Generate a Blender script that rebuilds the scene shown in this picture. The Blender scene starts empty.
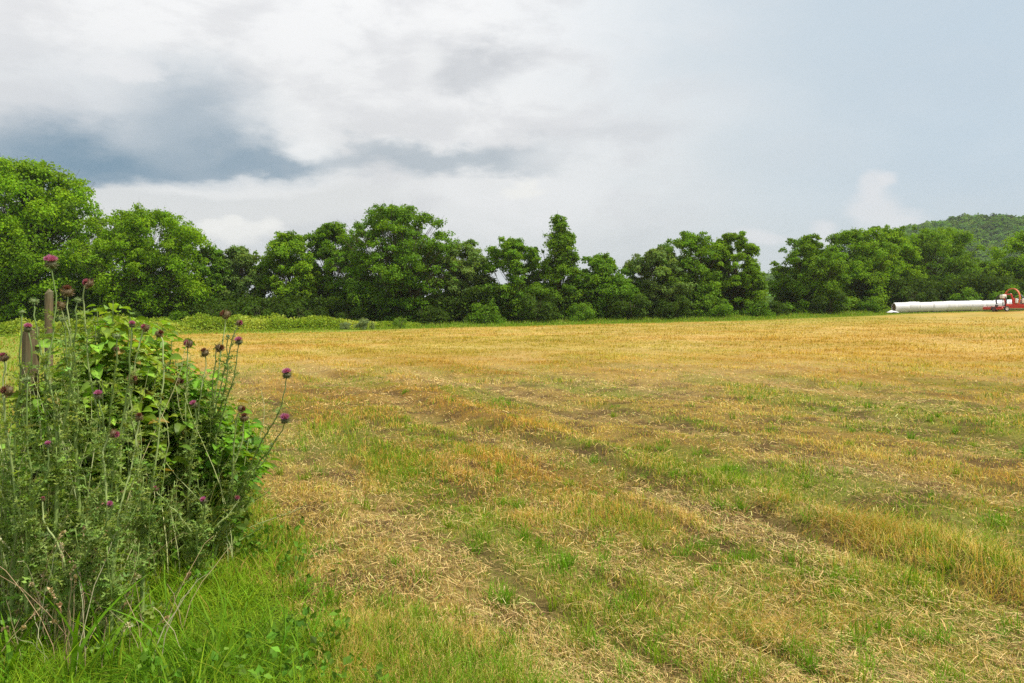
import bpy, math
import numpy as np
R = math.radians
C = bpy.context.scene.collection
rng = np.random.default_rng(7)
F, CX, HY, CAMZ = 796.0, 512.0, 318.0, 1.6      # focal length in px, principal column, horizon row, eye height

# ------------------------------------------------------------------ camera
cam = bpy.data.cameras.new('camera'); co = bpy.data.objects.new('camera', cam); C.objects.link(co)
cam.sensor_width = 36.0; cam.lens = 36.0 * F / 1024.0
co.location = (0, 0, CAMZ); co.rotation_euler = (R(90), 0, 0)
cam.shift_y = -(341.5 - HY) / 1024.0
cam.clip_start = 0.05; cam.clip_end = 12000
sc = bpy.context.scene; sc.camera = co
sc.render.resolution_x = 1024; sc.render.resolution_y = 683
sc.view_settings.view_transform = 'Standard'; sc.view_settings.look = 'None'
sc.view_settings.exposure = 0.03; sc.view_settings.gamma = 1.0; sc.view_settings.use_curve_mapping = False
try:
    sc.cycles.use_denoising = False
    sc.cycles.max_bounces = 8; sc.cycles.diffuse_bounces = 3; sc.cycles.transmission_bounces = 4
    sc.cycles.transparent_max_bounces = 8; sc.cycles.volume_bounces = 1
except Exception: pass

# ------------------------------------------------------------------ world and sun
SUN_EL, SUN_AZ = 61.0, 105.0                     # azimuth from +Y towards +X: high on the right, a little behind the camera
world = bpy.data.worlds.new('World'); sc.world = world; world.use_nodes = True
class N:
    """small helper: builds shader nodes"""
    def __init__(s, tree): s.t = tree; s.l = tree.links
    def n(s, kind, **kw):
        a = s.t.nodes.new(kind)
        for k, v in kw.items(): setattr(a, k, v)
        return a
    def put(s, sock, v):
        if isinstance(v, bpy.types.NodeSocket): s.l.new(v, sock)
        elif v is not None:
            if hasattr(sock, 'default_value') and not isinstance(sock.default_value, float) and isinstance(v, (tuple, list)):
                v = tuple(v) + (1.0,) * (len(sock.default_value) - len(v))
            sock.default_value = v
    def m(s, op, a, b=None, c=None, clamp=False):
        x = s.n('ShaderNodeMath', operation=op); x.use_clamp = clamp
        s.put(x.inputs[0], a); s.put(x.inputs[1], b); s.put(x.inputs[2], c)
        return x.outputs[0]
    def mix(s, f, a, b, blend='MIX'):
        x = s.n('ShaderNodeMix', data_type='RGBA', blend_type=blend)
        s.put(x.inputs[0], f); s.put(x.inputs[6], a); s.put(x.inputs[7], b)
        return x.outputs[2]
    def mr(s, v, a, b, lo=0.0, hi=1.0, smooth=True):
        x = s.n('ShaderNodeMapRange', interpolation_type='SMOOTHSTEP' if smooth else 'LINEAR')
        s.put(x.inputs[0], v); s.put(x.inputs[1], a); s.put(x.inputs[2], b); s.put(x.inputs[3], lo); s.put(x.inputs[4], hi)
        return x.outputs[0]
    def noise(s, vec, scale, detail=4.0, rough=.55, dist=0.0, out=0):
        x = s.n('ShaderNodeTexNoise'); s.put(x.inputs['Vector'], vec)
        x.inputs['Scale'].default_value = scale; x.inputs['Detail'].default_value = detail
        x.inputs['Roughness'].default_value = rough; x.inputs['Distortion'].default_value = dist
        return x.outputs[out]
    def vm(s, op, a, b):
        x = s.n('ShaderNodeVectorMath', operation=op); s.put(x.inputs[0], a); s.put(x.inputs[1], b)
        return x.outputs[0]

def build_world():
    t = world.node_tree; t.nodes.clear(); w = N(t)
    sky = w.n('ShaderNodeTexSky', sky_type='NISHITA'); sky.sun_disc = False
    sky.sun_elevation = R(SUN_EL); sky.sun_rotation = R(SUN_AZ); sky.air_density = 1.2; sky.dust_density = 2.5
    g = w.n('ShaderNodeTexCoord').outputs['Generated']
    s = w.n('ShaderNodeSeparateXYZ'); w.l.new(g, s.inputs[0])
    x, y, z = s.outputs
    # stretched cloud-space noise that flattens towards the horizon, as real cloud decks do
    st = w.vm('MULTIPLY', g, (1.0, 1.0, 2.3))
    n1 = w.noise(st, 2.6, 6, .55, .3); n2 = w.noise(w.vm('ADD', st, (7.3, 2.1, 4.4)), 2.6, 6, .55, .3)
    n3 = w.noise(w.vm('ADD', st, (1.3, 9.1, 2.4)), 7.0, 7, .6, .2); n4 = w.noise(w.vm('ADD', st, (5.3, 3.1, 8.4)), 9.0, 7, .6)
    az = w.m('ARCTAN2', x, y)
    el = w.m('ARCTAN2', z, w.m('SQRT', w.m('ADD', w.m('MULTIPLY', x, x), w.m('MULTIPLY', y, y))))
    def warp(a, ka, kb):
        r = w.m('ADD', az, w.m('MULTIPLY', w.m('SUBTRACT', n1, .5), ka)); r = w.m('ADD', r, w.m('MULTIPLY', w.m('SUBTRACT', n3, .5), kb)); return r
    azw = warp(az, .26, .12)
    elw = w.m('ADD', w.m('ADD', el, w.m('MULTIPLY', w.m('SUBTRACT', n2, .5), .09)), w.m('MULTIPLY', w.m('SUBTRACT', n4, .5), .085))
    azs = w.m('ADD', az, w.m('MULTIPLY', w.m('SUBTRACT', n3, .5), .05)); els = w.m('ADD', el, w.m('MULTIPLY', w.m('SUBTRACT', n4, .5), .05))
    def blob(px, py, rx, ry, lo=1.25, hi=.35, fine=False, ty=0.0):
        a0 = math.atan((px - CX) / F); e0 = math.atan((HY - py) / F * math.cos(a0)); k = math.cos(a0) ** 2
        U, V = (azs, els) if fine else (azw, elw)
        du = w.m('SUBTRACT', U, a0); dv = w.m('SUBTRACT', V, e0)
        if ty: dv = w.m('ADD', dv, w.m('MULTIPLY', du, ty))
        du = w.m('DIVIDE', du, rx / F * k); dv = w.m('DIVIDE', dv, ry / F)
        d = w.m('SQRT', w.m('ADD', w.m('MULTIPLY', du, du), w.m('MULTIPLY', dv, dv)))
        return w.mr(d, lo, hi)
    right = w.mr(azw, -.06, .42)
    high = w.mr(el, .10, .42)
    lowband = w.mr(elw, .16, .03)
    leftc = w.mix(high, (.73, .745, .75), (.95, .955, .96))
    rightc = w.mix(w.mr(az, .15, .6), (.66, .725, .76), (.54, .65, .74))
    rightc = w.mix(w.m('MULTIPLY', high, .5), rightc, (.60, .71, .80))
    c = w.mix(right, leftc, rightc)
    mott = w.mr(w.noise(st, 4.2, 7, .6, .4), .36, .66)
    c = w.mix(w.m('MULTIPLY', mott, w.mr(right, 0, 1, .34, .10)), c, (.97, .97, .975))
    c = w.mix(w.m('MULTIPLY', w.mr(n3, .56, .36), w.mr(right, 0, 1, .42, .05)), c, (.60, .61, .64))
    c = w.mix(w.m('MULTIPLY', lowband, .6), c, (.58, .625, .645))
    # the dark rain-bellied cloud and its lit rims
    c = w.mix(w.m('MULTIPLY', blob(60, 115, 150, 60, 1.4, .1), .5), c, (.58, .63, .68))
    c = w.mix(w.m('MULTIPLY', blob(188, 122, 88, 46, 1.5, .05), .80), c, (.33, .42, .50))
    c = w.mix(w.m('MULTIPLY', blob(80, 165, 215, 40, 1.35, .10), 1.0), c, (.20, .31, .41))
    c = w.mix(w.m('MULTIPLY', blob(265, 154, 80, 24, 1.3, .3), .9), c, (.26, .36, .45))
    c = w.mix(w.m('MULTIPLY', blob(430, 152, 130, 15, 1.4, .3), .75), c, (.38, .45, .51))
    c = w.mix(w.m('MULTIPLY', blob(485, 70, 62, 20, 1.4, .3), .55), c, (.46, .49, .53))
    c = w.mix(w.m('MULTIPLY', blob(590, 138, 90, 12, 1.5, .1), .25), c, (.48, .51, .55))
    c = w.mix(w.m('MULTIPLY', blob(165, 214, 250, 25, 1.15, .80, True, -.12), .88), c, (.72, .735, .735))
    c = w.mix(w.m('MULTIPLY', blob(235, 186, 110, 10, 1.3, .5, True, -.10), .6), c, (.84, .85, .85))
    c = w.mix(w.m('MULTIPLY', blob(312, 150, 26, 14, 1.2, .4, True), .85), c, (.88, .89, .89))
    c = w.mix(w.m('MULTIPLY', blob(115, 70, 60, 8, 1.4, .2), .45), c, (.86, .86, .87))
    c = w.mix(w.m('MULTIPLY', blob(420, 65, 26, 16, 1.3, .2), .55), c, (.90, .91, .91))
    # small cumulus heads low in the sky
    for a in ((872, 186, 17, 16), (886, 182, 11, 10), (874, 212, 26, 22), (905, 222, 26, 12), (826, 236, 16, 14), (530, 183, 14, 9), (527, 196, 24, 9), (238, 232, 42, 12), (262, 226, 14, 9), (205, 228, 18, 10), (225, 222, 14, 8), (760, 238, 30, 9)):
        c = w.mix(w.m('MULTIPLY', blob(*a, 1.2, .40, True), .78 if a[0] > 600 else .8), c, (.78, .79, .81) if a[0] > 600 else (.87, .87, .84))
    k = w.vm('MULTIPLY', c, (10.0, 10.0, 10.0))
    f = w.mix(w.mr(right, 0, 1, .03, .10), k, sky.outputs[0])
    bg = w.n('ShaderNodeBackground'); bg.inputs[1].default_value = 0.1
    w.l.new(f, bg.inputs[0])
    o = w.n('ShaderNodeOutputWorld'); w.l.new(bg.outputs[0], o.inputs[0])
build_world()
sun = bpy.data.lights.new('sun', 'SUN'); so = bpy.data.objects.new('sun', sun); C.objects.link(so)
sun.energy = 5.0; sun.angle = R(1.5); sun.color = (1.0, .95, .86)
so.rotation_euler = (R(90 - SUN_EL), 0, R(180 - SUN_AZ)); so.location = (30, -8, 60)

# ------------------------------------------------------------------ helpers
def tag(o, label=None, cat=None, group=None, kind=None):
    if label: o['label'] = label
    if cat: o['category'] = cat
    if group: o['group'] = group
    if kind: o['kind'] = kind
    return o
def empty(name, loc, label, cat, group=None, rz=0.0):
    o = bpy.data.objects.new(name, None); C.objects.link(o); o.location = [float(v) for v in loc]; o.rotation_euler = (0, 0, rz)
    o.empty_display_size = .3
    return tag(o, label, cat, group)
class Acc:
    """collects geometry and links it as ONE mesh object with a per-point tint"""
    def __init__(s): s.v = []; s.c = []; s.loops = []; s.tot = []; s.mi = []; s.n = 0
    def add(s, v, f, col, mat=0):
        v = np.asarray(v, np.float32).reshape(-1, 3); f = np.asarray(f, np.int64)
        col = np.asarray(col, np.float32)
        if col.ndim == 1: col = np.broadcast_to(col, (len(v), 3))
        s.v.append(v); s.c.append(col); s.loops.append((f + s.n).ravel()); s.tot.append(np.full(len(f), f.shape[1]))
        s.mi.append(np.full(len(f), mat)); s.n += len(v)
    def build(s, name, mats, parent=None, smooth=False):
        me = bpy.data.meshes.new(name)
        v = np.concatenate(s.v); c = np.concatenate(s.c); lo = np.concatenate(s.loops).astype(np.int32); to = np.concatenate(s.tot).astype(np.int32)
        me.vertices.add(len(v)); me.vertices.foreach_set('co', v.ravel())
        me.loops.add(len(lo)); me.loops.foreach_set('vertex_index', lo)
        me.polygons.add(len(to)); st = np.zeros(len(to), np.int32); st[1:] = np.cumsum(to)[:-1]
        me.polygons.foreach_set('loop_start', st); me.polygons.foreach_set('loop_total', to)
        me.polygons.foreach_set('material_index', np.concatenate(s.mi).astype(np.int32))
        me.polygons.foreach_set('use_smooth', np.full(len(to), smooth))
        me.update(calc_edges=True)
        a = me.color_attributes.new('tint', 'FLOAT_COLOR', 'POINT')
        a.data.foreach_set('color', np.concatenate([c, np.ones((len(c), 1), np.float32)], 1).ravel())
        for m in (mats if isinstance(mats, (list, tuple)) else [mats]): me.materials.append(m)
        o = bpy.data.objects.new(name, me); C.objects.link(o)
        if parent: o.parent = parent
        return o
def unit(v): return v / np.maximum(np.linalg.norm(v, axis=-1, keepdims=True), 1e-9)
def rdir(n, up=0.0):
    v = rng.normal(size=(n, 3)); v = unit(v); v[:, 2] += up; return unit(v)
def basis(d, nrm):
    """rotation matrices whose Y column is d and Z column is close to nrm"""
    x = unit(np.cross(d, nrm)); z = unit(np.cross(x, d)); return np.stack([x, d, z], axis=-1)
def inst(acc, tv, tfs, pos, rot, scale, col, vcol=None, mat=0):
    """bake many copies of a small template into acc"""
    n = len(pos)
    if n == 0: return
    scale = np.broadcast_to(np.asarray(scale, float).reshape(-1, 1) if np.ndim(scale) < 2 else scale, (n, 3) if np.ndim(scale) == 2 else (n, 1))
    p = tv[None] * scale[:, None, :]
    p = np.einsum('nij,nkj->nki', rot, p) + pos[:, None, :]
    col = np.broadcast_to(np.asarray(col, float), (n, 3))[:, None, :] * (np.ones((1, len(tv), 1)) if vcol is None else vcol.reshape(1, -1, 1))
    for i, tf in enumerate(tfs):
        tf = np.asarray(tf)
        f = (tf[None] + (np.arange(n) * len(tv))[:, None, None]).reshape(-1, tf.shape[1])
        if i == 0: acc.add(p.reshape(-1, 3), f, col.reshape(-1, 3), mat); base = acc.n - n * len(tv)
        else:
            acc.loops.append((f + base).ravel()); acc.tot.append(np.full(len(f), tf.shape[1])); acc.mi.append(np.full(len(f), mat))
def tube(acc, pts, rad, col, sides=6, mat=0, cap=True):
    pts = np.asarray(pts, float); n = len(pts); rad = np.broadcast_to(rad, n)
    t = np.gradient(pts, axis=0); t = unit(t)
    ref = np.array([0, 0, 1.0]) if abs(t[0][2]) < .9 else np.array([1.0, 0, 0])
    a = unit(np.cross(t, ref)); b = np.cross(t, a)
    th = np.arange(sides) / sides * 2 * math.pi
    v = pts[:, None] + rad[:, None, None] * (np.cos(th)[None, :, None] * a[:, None] + np.sin(th)[None, :, None] * b[:, None])
    f = [[i * sides + j, i * sides + (j + 1) % sides, (i + 1) * sides + (j + 1) % sides, (i + 1) * sides + j] for i in range(n - 1) for j in range(sides)]
    base = acc.n
    acc.add(v.reshape(-1, 3), f, col, mat)
    if cap:
        for i in (0, n - 1): acc.loops.append(np.arange(sides) + base + i * sides); acc.tot.append(np.array([sides])); acc.mi.append(np.array([mat]))
def box(acc, lo, hi, col, mat=0, bev=0.0):
    lo = np.array(lo, float); hi = np.array(hi, float)
    b = min(bev, *(0.45 * (hi - lo)))
    if b <= 0:
        v = [[(lo, hi)[i >> k & 1][k] for k in range(3)] for i in range(8)]
        f = [[0, 2, 3, 1], [4, 5, 7, 6], [0, 1, 5, 4], [2, 6, 7, 3], [0, 4, 6, 2], [1, 3, 7, 5]]
        acc.add(v, f, col, mat); return
    # chamfered box: three vertices per corner
    V = []; idx = {}
    for i in range(8):
        c = [(lo, hi)[i >> k & 1][k] for k in range(3)]; sgn = [1 if i >> k & 1 else -1 for k in range(3)]
        for k in range(3):
            p = [c[q] - (sgn[q] * b if q != k else 0) for q in range(3)]
            idx[i, k] = len(V); V.append(p)
    Q = []
    for k in range(3):
        a, b2 = [q for q in range(3) if q != k]
        for s in (0, 1): Q.append([idx[(s << k) | (u << a) | (w << b2), k] for u, w in ((0, 0), (1, 0), (1, 1), (0, 1))])
        for u in (0, 1):
            for w in (0, 1):
                i0 = (u << a) | (w << b2); i1 = i0 | (1 << k)
                Q.append([idx[i0, a], idx[i1, a], idx[i1, b2], idx[i0, b2]])
    acc.add(V, Q, col, mat)
    base = acc.n - len(V)
    T = np.array([[idx[i, 0], idx[i, 1], idx[i, 2]] for i in range(8)])
    acc.loops.append((T + base).ravel()); acc.tot.append(np.full(8, 3)); acc.mi.append(np.full(8, mat))

# value noise
_H = np.random.default_rng(11).random((256, 256))
def vnoise(x, y):
    x = np.asarray(x, float); y = np.asarray(y, float)
    xi = np.floor(x).astype(int); yi = np.floor(y).astype(int); fx = x - xi; fy = y - yi
    fx = fx * fx * (3 - 2 * fx); fy = fy * fy * (3 - 2 * fy)
    g = lambda a, b: _H[a & 255, b & 255]
    return (g(xi, yi) * (1 - fx) + g(xi + 1, yi) * fx) * (1 - fy) + (g(xi, yi + 1) * (1 - fx) + g(xi + 1, yi + 1) * fx) * fy
def fbm(x, y, o=4):
    r = 0; a = .5; k = 0
    for i in range(o): r = r + a * vnoise(x * 2 ** i + 17.3 * i, y * 2 ** i + 5.1 * i); k += a; a *= .5
    return r / k
def sstep(a, b, x): t = np.clip((np.asarray(x, float) - a) / (b - a), 0, 1); return t * t * (3 - 2 * t)

# ---- the lie of the land
TH = R(24.5); SN, CS = math.sin(TH), math.cos(TH)
def st_of(x, y): return x * CS + y * SN, -x * SN + y * CS      # across / along the mower swaths
def hedge_y(x): return 80.5 + .16 * x + .0040 * np.clip(x, 0, 45) ** 2      # field edge
def swath(x, y):
    """how bare and straw-covered the ground is, 0..1, in bands along the mowing direction"""
    s, t = st_of(x, y); w = s + .55 * (fbm(t * .3, s * .2, 3) - .5) * 2
    g = lambda c, k: np.exp(-((w - c) / k) ** 2)
    near = np.maximum.reduce([g(1.55, .30), g(4.05, .38), g(6.6, .35) * .9, g(9.6, .5) * .7, g(12.8, .5) * .7, .65 * g(2.9, .2)])
    return near * sstep(40, 14, np.hypot(x, y)) * (.35 + .65 * sstep(.3, .55, fbm(s * .8 + 20, t * .35, 3)))
def furrow(x, y):
    """narrow bare soil lines left by the wheels"""
    s, t = st_of(x, y); w = s + .55 * (fbm(t * .3, s * .2, 3) - .5) * 2
    g = lambda c, k: np.exp(-((w - c) / k) ** 2)
    f = np.maximum.reduce([g(1.95, .09), g(3.62, .10), g(4.42, .11), g(6.15, .10), g(7.0, .10), g(9.0, .14), g(10.1, .14), g(2.45, .07) * .7])
    return f * sstep(.38, .58, fbm(t * .7, s * 1.5, 3)) * sstep(34, 12, np.hypot(x, y))
def gz(x, y):
    x = np.asarray(x, float); y = np.asarray(y, float)
    q = np.clip((y - 4) / 80.0, 0, 1.25); m = q ** 1.15 * (.85 + .0205 * np.clip(x, -60, 75))
    s, t = st_of(x, y)
    near = sstep(60, 20, np.hypot(x, y))
    b = (fbm(x * .9, y * .9, 4) - .5) * .10 + (fbm(s * 1.3, t * .25, 2) - .5) * .10 - .05 * swath(x, y) - .045 * furrow(x, y) + .07 * np.exp(-((s - 4.75) / .3) ** 2)
    return m + near * b + .10 * (fbm(x * .12, y * .12, 2) - .5) * sstep(3, 15, y)
def at(px, py, Y): return np.array([(px - CX) / F * Y, Y, CAMZ + (HY - py) / F * Y])
def gpt(px, Y):
    x = (px - CX) / F * Y; return np.array([x, Y, float(gz(x, Y))])

# colours (albedo)
STRAW = np.array([.58, .395, .10]); GOLD = np.array([.50, .305, .062]); BROWN = np.array([.20, .115, .045]); PALE = np.array([.68, .49, .21])
GREEN = np.array([.14, .29, .012]); LIME = np.array([.28, .42, .02]); DEEP = np.array([.055, .12, .018])
def greenness(x, y):
    """share of live green grass, 0..1, at a ground point"""
    s, t = st_of(x, y)
    far = sstep(12, 45, np.hypot(x, y))
    g = fbm(s * .85, t * .28, 4) * (1 - far) + fbm((y - hedge_y(x)) * .22, x * .06, 4) * far
    g = sstep(.40, .62, g + .10 * (fbm(x * 2.2, y * 2.2, 3) - .5) * 2) * .85
    g = np.maximum(g, .60 * np.exp(-((s - 2.9) / .8) ** 2) * sstep(20, 8, t) * sstep(.35, .6, fbm(x * 1.6, y * 1.6, 2)))
    h = hedge_y(x) - y
    g = np.maximum(g, .85 * np.exp(-((h - 15.5 + 3 * (vnoise(x * .08, 0 * x) - .5)) / 2.2) ** 2) * sstep(-4, 12, x))
    g = np.maximum(g, .5 * np.exp(-((h - 34) / 3.0) ** 2) * sstep(.35, .6, fbm(x * .15, y * .3, 2)))
    g = g * (1 - .75 * swath(x, y)) * (1 - .55 * sstep(12, 30, np.hypot(x, y)) * sstep(8, 20, h))
    return g
def verge(x, y):
    """uncut green grass: beside the fence on the left, and along the hedge"""
    s, t = st_of(x, y); e = .85 + .40 * (fbm(t * .9, s * .9, 3) - .5) * 2 + .25 * (vnoise(x * 5, y * 5) - .5)
    a = sstep(.14, -.22, s - e) * np.where(t < 9, 1.0, sstep(26, 9, t) * .6 + .4)
    a = np.maximum(a, sstep(-.6, -2.2, s))
    b = sstep(0, -2, hedge_y(x) - y - 3.6 - 8.5 * sstep(-4, -18, x) + 1.6 * (vnoise(x * .35, y * .35) - .5))
    return np.maximum(a, b)
def field_colour(x, y, n=None):
    s, t = st_of(x, y)
    a = fbm(s * .6 + 40, t * .14, 4); b = fbm(x * .35 + 9, y * .5, 3)
    k1 = sstep(.38, .62, a)[..., None]; k2 = sstep(.45, .7, b)[..., None]
    c = STRAW * (1 - k1) + GOLD * k1
    c = c * (1 - .35 * k2) + PALE * .35 * k2
    sw = swath(x, y)[..., None]
    return c * (1 - .35 * sw) + (PALE * .95) * .35 * sw

# ------------------------------------------------------------------ materials
def base_mat(name, rough=.6, transl=0.0, spec=.3, tint=None, extra=None):
    m = bpy.data.materials.new(name); m.use_nodes = True; t = m.node_tree; t.nodes.clear(); w = N(t)
    if tint is None:
        col = w.n('ShaderNodeAttribute', attribute_name='tint').outputs['Color']
    else: col = None
    p = w.n('ShaderNodeBsdfPrincipled'); p.inputs['Roughness'].default_value = rough
    p.inputs['Specular IOR Level'].default_value = spec
    o = w.n('ShaderNodeOutputMaterial')
    src = col if col is not None else (*tint, 1)
    if extra: src = extra(w, src, p)
    w.put(p.inputs['Base Color'], src)
    if transl > 0:
        tr = w.n('ShaderNodeBsdfTranslucent')
        w.put(tr.inputs[0], w.mix(1.0, src, (1.25, 1.15, .45), 'MULTIPLY'))
        ms = w.n('ShaderNodeMixShader'); ms.inputs[0].default_value = transl
        w.l.new(p.outputs[0], ms.inputs[1]); w.l.new(tr.outputs[0], ms.inputs[2]); w.l.new(ms.outputs[0], o.inputs[0])
    else: w.l.new(p.outputs[0], o.inputs[0])
    return m
def bark(w, src, p):
    g = w.n('ShaderNodeTexCoord').outputs['Object']
    v = w.vm('MULTIPLY', g, (9, 9, 1.6)); n = w.noise(v, 2.0, 6, .65)
    b = w.n('ShaderNodeBump'); b.inputs['Strength'].default_value = .8; b.inputs['Distance'].default_value = .03
    w.l.new(n, b.inputs['Height']); w.l.new(b.outputs[0], p.inputs['Normal'])
    return w.mix(w.mr(n, .3, .7), src, w.mix(1.0, src, (.45, .42, .38), 'MULTIPLY'))
def woodgrain(w, src, p):
    g = w.n('ShaderNodeTexCoord').outputs['Object']
    n = w.noise(w.vm('MULTIPLY', g, (13, 13, 1.3)), 1.6, 8, .7, .8); q = w.noise(w.vm('MULTIPLY', g, (6, 6, 3)), 1.5, 4, .6)
    b = w.n('ShaderNodeBump'); b.inputs['Strength'].default_value = .9; b.inputs['Distance'].default_value = .008
    w.l.new(n, b.inputs['Height']); w.l.new(b.outputs[0], p.inputs['Normal'])
    c = w.mix(w.mr(n, .38, .62), (.10, .073, .038), (.20, .148, .08))
    return w.mix(w.m('MULTIPLY', w.mr(q, .45, .65), .35), c, (.20, .22, .12))
def soil(w, src, p):
    g = w.n('ShaderNodeNewGeometry').outputs['Position']
    n = w.noise(g, 28.0, 6, .7, .3); q = w.noise(g, 5.0, 4, .6); h = w.noise(w.vm('MULTIPLY', g, (160, 45, 60)), 1.0, 3, .6)
    h2 = w.noise(w.vm('MULTIPLY', g, (50, 150, 60)), 1.0, 3, .6)
    c = w.mix(w.mr(n, .40, .62, 0, .75), src, w.mix(1.0, src, (.45, .42, .40), 'MULTIPLY'))
    c = w.mix(w.mr(h, .56, .68, 0, .5), c, w.mix(1.0, src, (1.25, 1.2, 1.2), 'MULTIPLY'))
    c = w.mix(w.mr(h2, .56, .70, 0, .4), c, w.mix(1.0, src, (1.2, 1.15, 1.1), 'MULTIPLY'))
    hh = w.m('ADD', w.m('ADD', n, w.m('MULTIPLY', h, .5)), w.m('MULTIPLY', q, 1.0))
    b = w.n('ShaderNodeBump'); b.inputs['Strength'].default_value = .7; b.inputs['Distance'].default_value = .03
    w.l.new(hh, b.inputs['Height']); w.l.new(b.outputs[0], p.inputs['Normal'])
    return c
M = dict(
    ground=base_mat('field_soil_and_thatch', .9, 0, .1, extra=soil),
    grass=base_mat('grass_blade', .6, .36, .12),
    straw=base_mat('dry_straw', .6, .15, .25),
    leaf=base_mat('foliage_leaf', .6, .42, .12),
    thick=base_mat('glossy_leaf', .45, .38, .25),
    stem=base_mat('green_stem', .55, 0, .3),
    bark=base_mat('tree_bark', .9, 0, .15, extra=bark),
    wood=base_mat('weathered_post_wood', .85, 0, .15, extra=woodgrain),
    petal=base_mat('thistle_florets', .6, .25, .2),
    paint=base_mat('machine_paint', .38, 0, .5),
    rubber=base_mat('tyre_rubber', .8, 0, .3),
)
def film(w, src, p):
    g = w.n('ShaderNodeTexCoord').outputs['Object']
    n = w.noise(w.vm('MULTIPLY', g, (5, 2.2, 2.2)), 2.2, 6, .6, .5)
    b = w.n('ShaderNodeBump'); b.inputs['Strength'].default_value = .5; b.inputs['Distance'].default_value = .06
    w.l.new(n, b.inputs['Height']); w.l.new(b.outputs[0], p.inputs['Normal'])
    return w.mix(w.mr(n, .45, .75, 0, .4), src, w.mix(1.0, src, (.86, .86, .82), 'MULTIPLY'))
M['film'] = base_mat('white_bale_film', .35, 0, .5, extra=film)

# ------------------------------------------------------------------ ground sheet
def axis(lo, hi, d0, dense_lo, dense_hi, grow=1.06):
    a = list(np.arange(dense_lo, dense_hi, d0)); d = d0; x = a[-1]
    while x < hi: d *= grow; x += d; a.append(x)
    d = d0; x = a[0]; pre = []
    while x > lo: d *= grow; x -= d; pre.append(x)
    return np.array(pre[::-1] + a)
def build_ground():
    xs = axis(-1800, 1800, .09, -6, 9); ys = axis(-300, 2200, .09, 1.5, 16)
    X, Y = np.meshgrid(xs, ys); Z = gz(X, Y)
    fine = sstep(40, 15, np.hypot(X, Y)); Z = Z + fine * (fbm(X * 5, Y * 5, 3) - .5) * .035
    g = greenness(X, Y)[..., None]; v = verge(X, Y)[..., None]
    n = fbm(X * 1.7, Y * 1.7, 4)[..., None]
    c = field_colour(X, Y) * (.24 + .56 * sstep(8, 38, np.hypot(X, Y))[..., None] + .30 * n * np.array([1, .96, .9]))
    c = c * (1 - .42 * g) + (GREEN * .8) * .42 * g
    n3 = sstep(.5, .64, fbm(X * 3.1 + 7, Y * 3.1, 3))[..., None] * sstep(30, 10, np.hypot(X, Y))[..., None]
    c = c * (1 - .75 * n3) + BROWN * .45 * .75 * n3
    fu = furrow(X, Y)[..., None]; c = c * (1 - .7 * fu) + np.array([.11, .07, .032]) * .7 * fu
    s, t = st_of(X, Y); far = sstep(8, 18, t)[..., None]
    vc = (GREEN * .5 + np.array([.02, .012, .006])) * (1 - far) + np.array([.27, .31, .045]) * far
    c = c * (1 - v) + vc * v
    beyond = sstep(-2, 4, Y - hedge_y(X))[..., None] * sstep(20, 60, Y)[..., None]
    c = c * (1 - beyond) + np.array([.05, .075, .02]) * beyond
    ny, nx = X.shape; i = np.arange(ny - 1)[:, None] * nx + np.arange(nx - 1)[None]
    f = np.stack([i, i + 1, i + 1 + nx, i + nx], -1).reshape(-1, 4)
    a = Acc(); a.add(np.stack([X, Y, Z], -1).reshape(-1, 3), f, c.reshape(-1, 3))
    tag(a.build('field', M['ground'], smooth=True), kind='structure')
build_ground()

# ------------------------------------------------------------------ grass and straw
def blades(acc, x, y, h, w, lean, col, mat=0, tipcol=None, sink=.01, z=None, az=None, seg=2):
    n = len(x); z = gz(x, y) - sink if z is None else z
    az = rng.random(n) * 2 * math.pi if az is None else az
    L = np.stack([np.cos(az), np.sin(az)], 1) * (h * lean)[:, None]
    fa = az + rng.normal(0, .9, n) + math.pi / 2; S = np.stack([np.cos(fa), np.sin(fa), 0 * fa], 1) * (w * .5)[:, None]
    p0 = np.stack([x, y, z], 1); ch = h * np.clip(1 - .5 * lean ** 1.5, .12, 1)
    pts = [p0]; ws = [1.0]
    for k in range(1, seg + 1):
        u = k / seg
        p = p0 + np.stack([L[:, 0] * u ** 1.8, L[:, 1] * u ** 1.8, ch * (u * (1 + .5 * np.clip(lean, 0, 1) * (1 - u)))], 1)
        pts.append(p); ws.append((1 - u ** 2) if seg > 2 else .8)
    V = []
    for k in range(seg): V += [pts[k] - S * ws[k], pts[k] + S * ws[k]]
    V.append(pts[seg]); V = np.stack(V, 1); nv = V.shape[1]
    quads = np.array([[2 * k, 2 * k + 1, 2 * k + 3, 2 * k + 2] for k in range(seg - 1)])
    b = np.arange(n)[:, None, None] * nv
    tc = col if tipcol is None else tipcol
    gr = np.linspace(0, 1, nv)[None, :, None]; cc = col[:, None, :] * (1 - gr) + tc[:, None, :] * gr
    tri = np.array([[2 * seg - 2, 2 * seg - 1, 2 * seg]])
    acc.add(V.reshape(-1, 3), (quads[None] + b).reshape(-1, 4), cc.reshape(-1, 3), mat)
    base = acc.n - n * nv
    acc.loops.append(((tri[None] + b).reshape(-1, 3) + base).ravel()); acc.tot.append(np.full(n, 3)); acc.mi.append(np.full(n, mat))
def ring_points(n, r0, r1, p=1.0, az0=-44, az1=44):
    """ground points round the camera, denser close by"""
    u = rng.random(n); 
    if p == 1.0: r = 1 / (1 / r1 + u * (1 / r0 - 1 / r1))
    else: r = r0 * (r1 / r0) ** u
    a = R(az0) + rng.random(n) * R(az1 - az0)
    return r * np.sin(a), r * np.cos(a), r
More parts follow.
